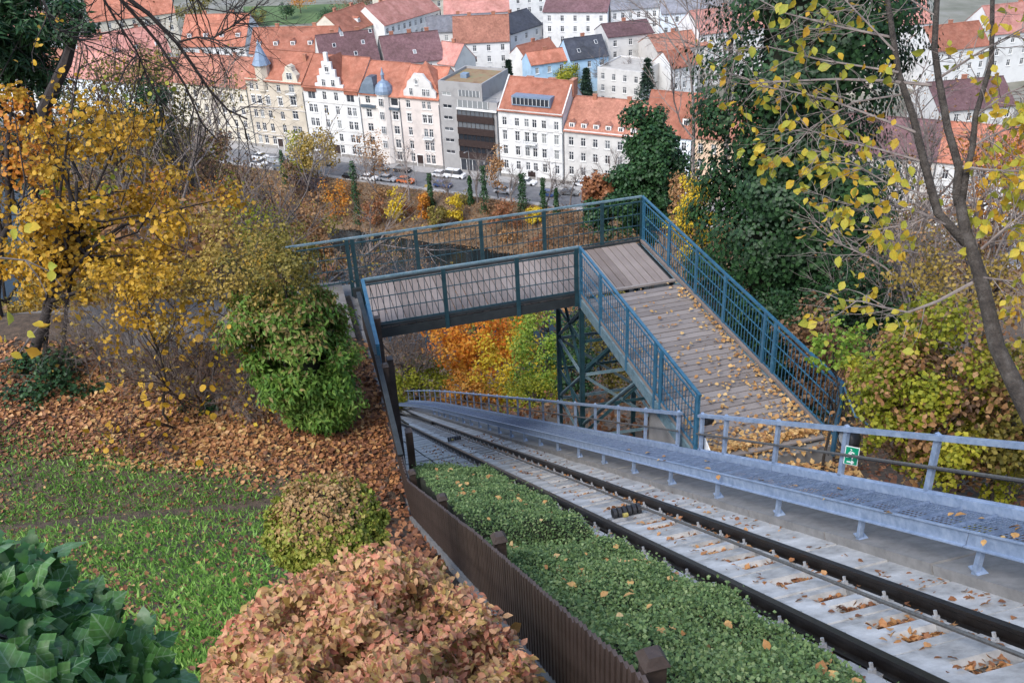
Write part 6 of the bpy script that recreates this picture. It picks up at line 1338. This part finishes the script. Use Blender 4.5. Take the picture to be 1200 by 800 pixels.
b.build('stems', M['bark_dark'], th)
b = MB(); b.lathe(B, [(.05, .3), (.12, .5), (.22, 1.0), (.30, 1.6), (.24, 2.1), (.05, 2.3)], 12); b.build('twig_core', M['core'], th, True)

# --- bare shrub with a few yellow leaves and ivy at its foot
B = pz(232, 488, -9.95); bare('bare_shrub', 'many-stemmed bare brown shrub with a few round yellow leaves', 'shrub', B, 3.1, .030, 3, 5, 'twig_brown', 7, .38, seed=63, leafn=260, leafmat=LM['gold'], lsize=.11, shape=ROUND, up=.03)
B2 = pz(300, 480, -9.95); bare('bare_shrub', 'low tangled grey twiggy shrub between the bare shrub and the thuja', 'shrub', B2, 1.8, .02, 3, 6, 'twig_grey', 8, .6, seed=64, leafn=200, leafmat=LM['yellow'], lsize=.09, up=-.02)
def mound(name, label, c, rad, n, size, mat, seed, shape=DIA):
    r = thing(name, c - np.array([0, 0, rad[2] * .5]), label, 'ivy'); rg = np.random.default_rng(seed); P, N_, _ = crown(c, rad, n, rg, 24, .4, .4, -.3); leaves('foliage', shape, P, frames(N_ + rg.normal(size=N_.shape) * .4, size * rg.uniform(.6, 1.3, n), rg), LM[mat], r)
    b = MB()
    for i in range(8): b.tube(bent(c - np.array([0, 0, rad[2] * .6]), P[rg.integers(n)], 4, rg, .1), .008, 4)
    b.build('stems', M['bark'], r)
mound('ivy_mound', 'dark ivy mound around the foot of the bare shrub', pz(244, 498, -9.95) + np.array([0, 0, .1]), (.45, .4, .32), 900, .075, 'ivydark', 65)
mound('ivy_mound', 'broad dark ivy patch below the golden maple', pz(55, 462, -9.75) + np.array([0, 0, .2]), (1.15, .9, .5), 3200, .085, 'ivydark', 66)
mound('ivy_mound', 'small ivy patch with yellow leaves beside the broad one', pz(110, 478, -9.85) + np.array([0, 0, .05]), (.5, .4, .22), 700, .08, 'ivydark', 67)

htree('slope_shrub', 'twiggy yellow-green shrub between the golden maple and the thuja', 268, 318, 17.5, 150, 120, LM['straw'], 4200, .20, 68, cat='shrub', tr=.035, ncl=60, clr=.26, rag=.4, limbs=26)
htree('slope_shrub', 'twiggy olive shrub leaning against the thuja', 325, 330, 16.5, 90, 110, LM['olive'], 2600, .20, 69, cat='shrub', tr=.03, ncl=40, clr=.28, rag=.4, limbs=20)
htree('slope_shrub', 'amber leaved shrub under the golden maple crown', 165, 345, 17.5, 130, 90, LM['gold'], 1500, .26, 70, cat='shrub', tr=.03, ncl=36, clr=.3, rag=.4, limbs=18)
for i, (x, y, h, lab) in enumerate(((120, 430, 2.2, 'tangled grey twigs beside the golden maple trunk'), (165, 415, 2.4, 'tangled grey twigs in front of the path'), (195, 440, 2.0, 'low tangled grey twigs left of the bare shrub'), (275, 425, 2.2, 'tangled grey twigs between bare shrub and thuja'))):
    B3 = pz(x, y + 30, -9.95); bare('bare_shrub', lab, 'shrub', B3, h, .018, 3, 6, 'twig_grey', 6, .5, seed=680 + i, leafn=160, leafmat=LM['straw'], lsize=.085, up=.0)
litter('leaf_litter', 'brown matted leaves at the foot of the ivy patch', (-10, 440, 190, 540), 2600, .085, 'litterdark', 62)
# --- golden maple and slim saplings
rg = np.random.default_rng(71); B = pz(30, 452, -9.7); D = np.linalg.norm(B)
gmap = tree('golden_maple', 'golden maple with dark trunk rising out of the ivy patch', 'tree', B, pd(105, 268, D + .4), pxr(D, 128, 110, 120), 7000, .085, LM['gold'], 'bark_dark', .13, 60, .21, .25, shape=ROUND, limbs=30, seed=72, rag=.45)
tree('golden_maple', 'smaller amber maple behind the golden maple at the picture edge', 'tree', pz(0, 400, -9.8), pd(25, 165, D + 4), pxr(D, 60, 60, 90), 1300, .09, LM['amber'], 'bark_dark', .12, 30, .3, .35, shape=ROUND, limbs=10, seed=73, rag=.3)
for i, (pts, lab, d0) in enumerate(((((70, 450), (78, 360), (92, 270), (122, 200), (146, 150), (160, 90)), 'slim dark sapling leaning right in front of the golden maple', 17.0), (((48, 455), (62, 320), (70, 230), (82, 140), (96, 60)), 'slim dark upright sapling beside the golden maple trunk', 16.6), (((205, 478), (208, 400), (213, 330), (222, 270)), 'thin upright reddish stem beside the bare shrub', 15.2))):
    P0 = pz(*pts[0], -9.85); dd0 = np.linalg.norm(P0); pl = [pd(x, y, dd0 + .12 * k) for k, (x, y) in enumerate(pts)]; r = thing('sapling', P0, lab, 'sapling'); b = MB(); b.tube(pl, np.linspace(.045 if i < 2 else .02, .012, len(pl)), 6); b.build('trunk', M['bark_dark' if i < 2 else 'twig_brown'], r)
    b = MB(); tips = []
    for k in range(16 if i < 2 else 7):
        t = rg.uniform(.3, 1) * (len(pl) - 1); j = min(int(t), len(pl) - 2); q = pl[j] + (pl[j + 1] - pl[j]) * (t - j); grow(b, q, norm(rg.normal(size=3) * np.array([1, .6, .5]) + np.array([0, 0, .3])), rg.uniform(.5, 1.3), .012, 1, rg, tips, 4, sides=4)
    tag(b.build('branches', M['bark_dark'], r), kind='stuff'); Pn = np.array([t[0] for t in tips]); k = rg.integers(0, len(Pn), 110); leaves('crown', ROUND, Pn[k] + rg.normal(size=(110, 3)) * .06, frames(rg.normal(size=(110, 3)) + np.array([0, -.3, .5]), .11 * rg.uniform(.6, 1.2, 110), rg), LM['gold' if i else 'ygreen'], r)
# pale twig with bright leaves reaching in from the left edge
r = thing('hanging_twig', pd(-30, 300, 8), 'pale forked twig with fresh lime leaves at the left picture edge', 'twig'); b = MB(); tw_ = [[(-40, 290), (0, 302), (30, 305), (58, 318), (72, 335)], [(30, 305), (45, 325), (55, 345)], [(-40, 440), (0, 424), (20, 418), (35, 395), (48, 380)]]
for pl in tw_[:1]: b.tube([pd(x, y, 8 + .02 * k) for k, (x, y) in enumerate(pl)], np.linspace(.010, .004, len(pl)), 5)
b.build('branches', M['twig_grey'], r); b = MB(); b.tube([pd(x, y, 8 + .02 * k) for k, (x, y) in enumerate(tw_[2])], np.linspace(.010, .004, 5), 5); b.build('twig', M['twig_grey'], r); b = MB(); b.tube([pd(x, y, 8 + .02 * k) for k, (x, y) in enumerate(tw_[1])], np.linspace(.007, .003, 3), 5); b.build('twig', M['twig_grey'], r); P = np.array([pd(x, y, 7.97) for x, y in ((56, 312), (60, 330), (58, 340), (10, 365), (32, 388), (45, 384), (52, 382), (60, 378), (8, 400), (12, 414), (30, 410), (35, 418), (2, 372), (-5, 392), (15, 240), (28, 272), (20, 268), (34, 266))]); leaves('crown', OVAL, P, frames(rg.normal(size=P.shape) * .5 + np.array([0, -.6, .6]), .10 * rg.uniform(.7, 1.2, len(P)), rg, 1.0, tip=np.array([.4, 0, -.6])), LM['hazel'], r)

# --- overhanging bare branches, upper left, from a tree standing left of the picture
TB = W(6.5, -8.5, 0); TB[2] = float(hill(6.5, -8.5)); ot = thing('bare_tree', TB, 'bare dark branches hanging in from above at the upper left', 'tree')
b = MB(); b.tube([TB, TB + np.array([.2, .1, 5]), TB + np.array([.5, .4, 9.0])], [.24, .2, .12], 8); b.build('trunk', M['bark_dark'], ot, True)
hub = pd(110, -140, 9.0); b = MB(); b.tube(bent(TB + np.array([.4, .3, 7.6]), hub, 5, rg, .03), [.10, .08, .07, .055, .045], 6)
tips = []
for pts, r0 in (([(110, -140), (118, -40), (122, 0), (135, 22), (160, 60), (175, 95), (188, 118)], .016), ([(110, -140), (130, -40), (142, 0), (160, 20), (185, 50), (217, 100), (237, 145), (255, 165)], .022), ([(110, -140), (140, -30), (152, 0), (175, 17), (207, 50), (225, 75), (245, 105), (267, 129), (290, 140)], .026), ([(207, 50), (230, 44), (250, 45), (270, 32), (286, 18)], .010), ([(110, -140), (200, -40), (240, 10), (300, 20)], .012), ([(110, -140), (40, -30), (60, 30), (105, 55)], .012)):
    pl = [pd(x, y, 9.0 + .03 * k) for k, (x, y) in enumerate(pts)]; b.tube(pl, np.linspace(r0, r0 * .3, len(pl)), 5)
    for k in range(15):
        t = rg.uniform(.25, 1) * (len(pl) - 1); j = min(int(t), len(pl) - 2); q = pl[j] + (pl[j + 1] - pl[j]) * (t - j); dd = norm(norm(pl[j + 1] - pl[j]) + dirs(1, rg)[0] * .9); grow(b, q, dd, rg.uniform(.25, .8), .0065, 2, rg, tips, 3, kink=.2, up=.0, sides=3, shrink=.6)
b.build('branches', M['bark_dark'], ot)

# --- tall ivy-covered tree on the right
rg = np.random.default_rng(81); cP = pd(938, 150, 27); gz = float(hillxy(cP)); B = np.array([cP[0], cP[1], gz])
it = thing('ivy_tree', B, 'tall trunk completely wrapped in dark green ivy behind the ramp', 'tree')
b = MB(); b.tube([B, B + np.array([.2, .1, 10]), B + np.array([.1, 0, 24])], [.6, .5, .25], 10); b.build('trunk', M['bark_dark'], it)
H0, H1 = gz + 1.5, 6.0; ncl = 420; hz = rg.uniform(H0, H1, ncl); a = rg.random(ncl) * 6.28; rw = np.interp(hz, [gz, gz + 3, gz + 6, -2, 2, 6], [1.3, 2.1, 2.5, 2.5, 2.4, 2.2]) * rg.uniform(.5, 1.08, ncl)
C = np.stack([cP[0] + np.cos(a) * rw, cP[1] + np.sin(a) * rw, hz], -1); n = 120000; k = rg.integers(0, ncl, n); e = dirs(n, rg); e[:, 2] *= .9
P = C[k] + e * (rg.uniform(.5, 1.05, ncl)[k] * rg.random(n) ** .4)[:, None]
N_ = np.stack([np.cos(a[k]), np.sin(a[k]), .4 * np.ones(n)], -1) + e * .7
leaves('crown', DIA, P, frames(N_, .115 * rg.uniform(.6, 1.3, n), rg, 1.1, tip=np.array([0, 0, -1.0])), LM['ivydark'], it)
b = MB(); hs = np.linspace(H0 - .5, H1, 14); vs = []; nn = 12
for i, h in enumerate(hs):
    for j in range(nn): r_ = (1.05 + .2 * math.sin(i * 1.9 + j * 1.3)); vs.append((cP[0] + r_ * math.cos(j / nn * 6.283), cP[1] + r_ * math.sin(j / nn * 6.283), h))
b.add(vs, [(i * nn + j, i * nn + (j + 1) % nn, (i + 1) * nn + (j + 1) % nn, (i + 1) * nn + j) for i in range(13) for j in range(nn)] + [tuple(range(nn))]); b.build('twig_core', M['core'], it)
htree('undergrowth', 'dark brown undergrowth at the foot of the tall ivy tree', 968, 422, 20.5, 100, 100, LM['brown'], 4200, .26, 82, cat='bush', tr=.04, ncl=40, limbs=14)
htree('undergrowth', 'dark green bush behind the right ramp railing', 905, 368, 25, 110, 90, LM['ivydark'], 6500, .22, 83, cat='bush', tr=.04)
htree('undergrowth', 'dark green bush right of the tall ivy tree', 1010, 350, 24, 110, 130, LM['ivydark'], 6000, .22, 84, cat='bush', tr=.04)
htree('undergrowth', 'fresh green leafy shoots beside the autumn bush', 985, 405, 16, 60, 60, LM['lime'], 500, .30, 85, cat='bush', tr=.03)
htree('undergrowth', 'brown twiggy undergrowth behind the autumn bush', 1130, 330, 20, 140, 90, LM['straw'], 1200, .24, 86, cat='bush', tr=.03)
# autumn bush right of the ramp
P, g = hill_at(1108, 468, 13.2); g[2] = min(g[2], P[2] - 1.0)
bu = tree('autumn_bush', 'large yellow-green and brown autumn bush behind the walkway handrail', 'bush', g, P, pxr(13.2, 96, 92, 98), 13500, .062, LM['ygreen'], 'bark', .03, 70, .24, .45, seed=87, limbs=24)
rg = np.random.default_rng(88); P_, N_, _ = crown(P, pxr(13.2, 92, 90, 96), 2600, rg, 60, .26, .5); leaves('brown_foliage', OVAL, P_, frames(N_ + rg.normal(size=N_.shape) * .5, .07 * rg.uniform(.6, 1.4, len(P_)), rg), LM['tan'], bu)
rg = np.random.default_rng(89); P_, N_, _ = crown(P + np.array([0, 0, -.2]), pxr(13.2, 84, 82, 84), 3500, rg, 40, .3, .3); leaves('inner_foliage', OVAL, P_, frames(N_ + rg.normal(size=N_.shape) * .5, .07, rg), LM['brown'], bu)
htree('autumn_bush', 'low brown and green bush right of the large autumn bush', 1200, 480, 12.8, 120, 130, LM['olive'], 3200, .30, 90, cat='bush', tr=.03)
for i, (x, y, D, h, lab) in enumerate(((1060, 320, 24, 5, 'grey bare shrub behind the forked tree'), (1150, 310, 22, 5, 'grey bare shrub right of the forked trunk'), (1110, 260, 32, 6, 'grey bare tree far behind the forked trunk'), (860, 50, 60, 18, 'bare fine-twigged tree left of the tall ivy tree'), (820, 110, 70, 14, 'low bare tree left of the tall ivy tree'))):
    P, g = hill_at(x, y, D); g = np.array([P[0], P[1], P[2] - h * .5]); bare('bare_tree', lab, 'tree', g, h, .05 if i < 3 else .16, 3, 6, 'twig_grey', 3 if i < 3 else 1, .35, seed=620 + i, leafn=350, leafmat=LM['tan'], lsize=.07)

# --- forked young tree with yellow leaves on the right
rg = np.random.default_rng(91); D0 = 10.4
def dl(y): return D0 + (500 - y) * .0022
fk = None
def pline(pts): return [pd(x, y, dl(y) + z) for x, y, *zz in pts for z in [(zz[0] if zz else 0)]]
low = pd(1197, 467, dl(467)); base = low + (low - pd(1168, 407, dl(407))) * 2.2; gb_ = base.copy(); gb_[2] = float(hillxy(base)); 
fk = thing('forked_tree', gb_, 'young forked tree with large yellow leaves right of the ramp', 'tree')
b = MB()
b.tube([gb_ - np.array([0, 0, .2]), base] + pline([(1197, 467), (1168, 407), (1149, 325), (1132, 274), (1124, 232)]), [.10, .095, .086, .077, .067, .06, .052], 9)
main = [([(1132, 285), (1099, 249), (1083, 190), (1070, 136), (1053, 85), (1040, 0), (1036, -60)], .05), ([(1124, 240), (1121, 225), (1124, 196), (1111, 152), (1100, 92), (1095, 57), (1098, 0), (1102, -60)], .05), ([(1126, 240), (1133, 200), (1140, 171), (1143, 136), (1162, 73), (1163, 0), (1166, -50)], .038)]
for pl, r0 in main: b.tube(pline(pl), np.linspace(r0, r0 * .5, len(pl)), 7)
b.build('trunk', M['bark'], fk, True)
br = [([(1092, 100), (1040, 95), (978, 93), (930, 95), (877, 98)], .020), ([(1045, 44), (985, 32), (921, 16), (880, -5)], .016), ([(1073, 155), (1020, 135), (972, 117), (930, 108), (890, 101)], .017), ([(1140, 331), (1099, 353), (1064, 366), (1035, 360), (1010, 353), (985, 352)], .018), ([(1150, 292), (1175, 270), (1200, 250)], .018), ([(1128, 196), (1165, 200), (1210, 201)], .018), ([(1136, 174), (1160, 160), (1190, 148)], .015), ([(1083, 190), (1030, 175), (985, 165), (940, 150)], .014), ([(1090, 230), (1040, 215), (990, 185), (950, 175)], .012), ([(1062, 110), (1000, 120), (950, 150), (920, 185)], .012), ([(1100, 92), (1150, 60), (1205, 30)], .016), ([(1048, 60), (1000, 10), (960, -30)], .014), ([(1132, 274), (1080, 250), (1030, 235), (985, 240)], .012), ([(1143, 136), (1180, 110), (1215, 95)], .014), ([(1098, 20), (1060, -5), (1000, -20)], .012), ([(1120, 240), (1070, 262), (1020, 270), (985, 268)], .010), ([(1053, 85), (960, 70), (900, 55), (860, 60)], .013), ([(1149, 325), (1190, 330), (1215, 345)], .012)]
bb_ = MB(); tips = []
for pl, r0 in br:
    p3 = pline([(x, y, -.06 * k + rg.normal(0, .05)) for k, (x, y) in enumerate(pl)]); bb_.tube(p3, np.linspace(r0, r0 * .3, len(p3)), 5)
    for k in range(12):
        t = rg.uniform(.15, 1) * (len(p3) - 1); j = min(int(t), len(p3) - 2); q = p3[j] + (p3[j + 1] - p3[j]) * (t - j); dd = norm(norm(p3[j + 1] - p3[j]) * .8 + dirs(1, rg)[0] * .8 + np.array([0, 0, -.12])); grow(bb_, q, dd, rg.uniform(.25, .62), .0055, 1, rg, tips, 3, kink=.18, up=-.03, sides=4, shrink=.6)
bb_.build('branches', M['twig_grey'], fk)
Pt = np.array([t[0] for t in tips]); tx, ty, _ = proj(Pt)
# fewer leaves far left, most of them low on the right
wgt = np.interp(ty, [-60, 60, 130, 200, 300, 380], [.5, .9, 1.2, 1.8, 1.7, 1.0]) * np.interp(tx, [840, 950, 1080, 1200], [.8, 1.0, 1.2, 1.7]); wgt = wgt / wgt.sum()
n = 1100; k = rg.choice(len(Pt), n, p=wgt); P = Pt[k] + rg.normal(size=(n, 3)) * .045
leaf_objs(OVAL, 'oval_y', P, frames(rg.normal(size=P.shape) * .8 + np.array([0, -.9, .35]), .118 * rg.uniform(.5, 1.2, n), rg, 1.0, tip=np.array([0, 0, -1.3])), LM['hazel'], fk)
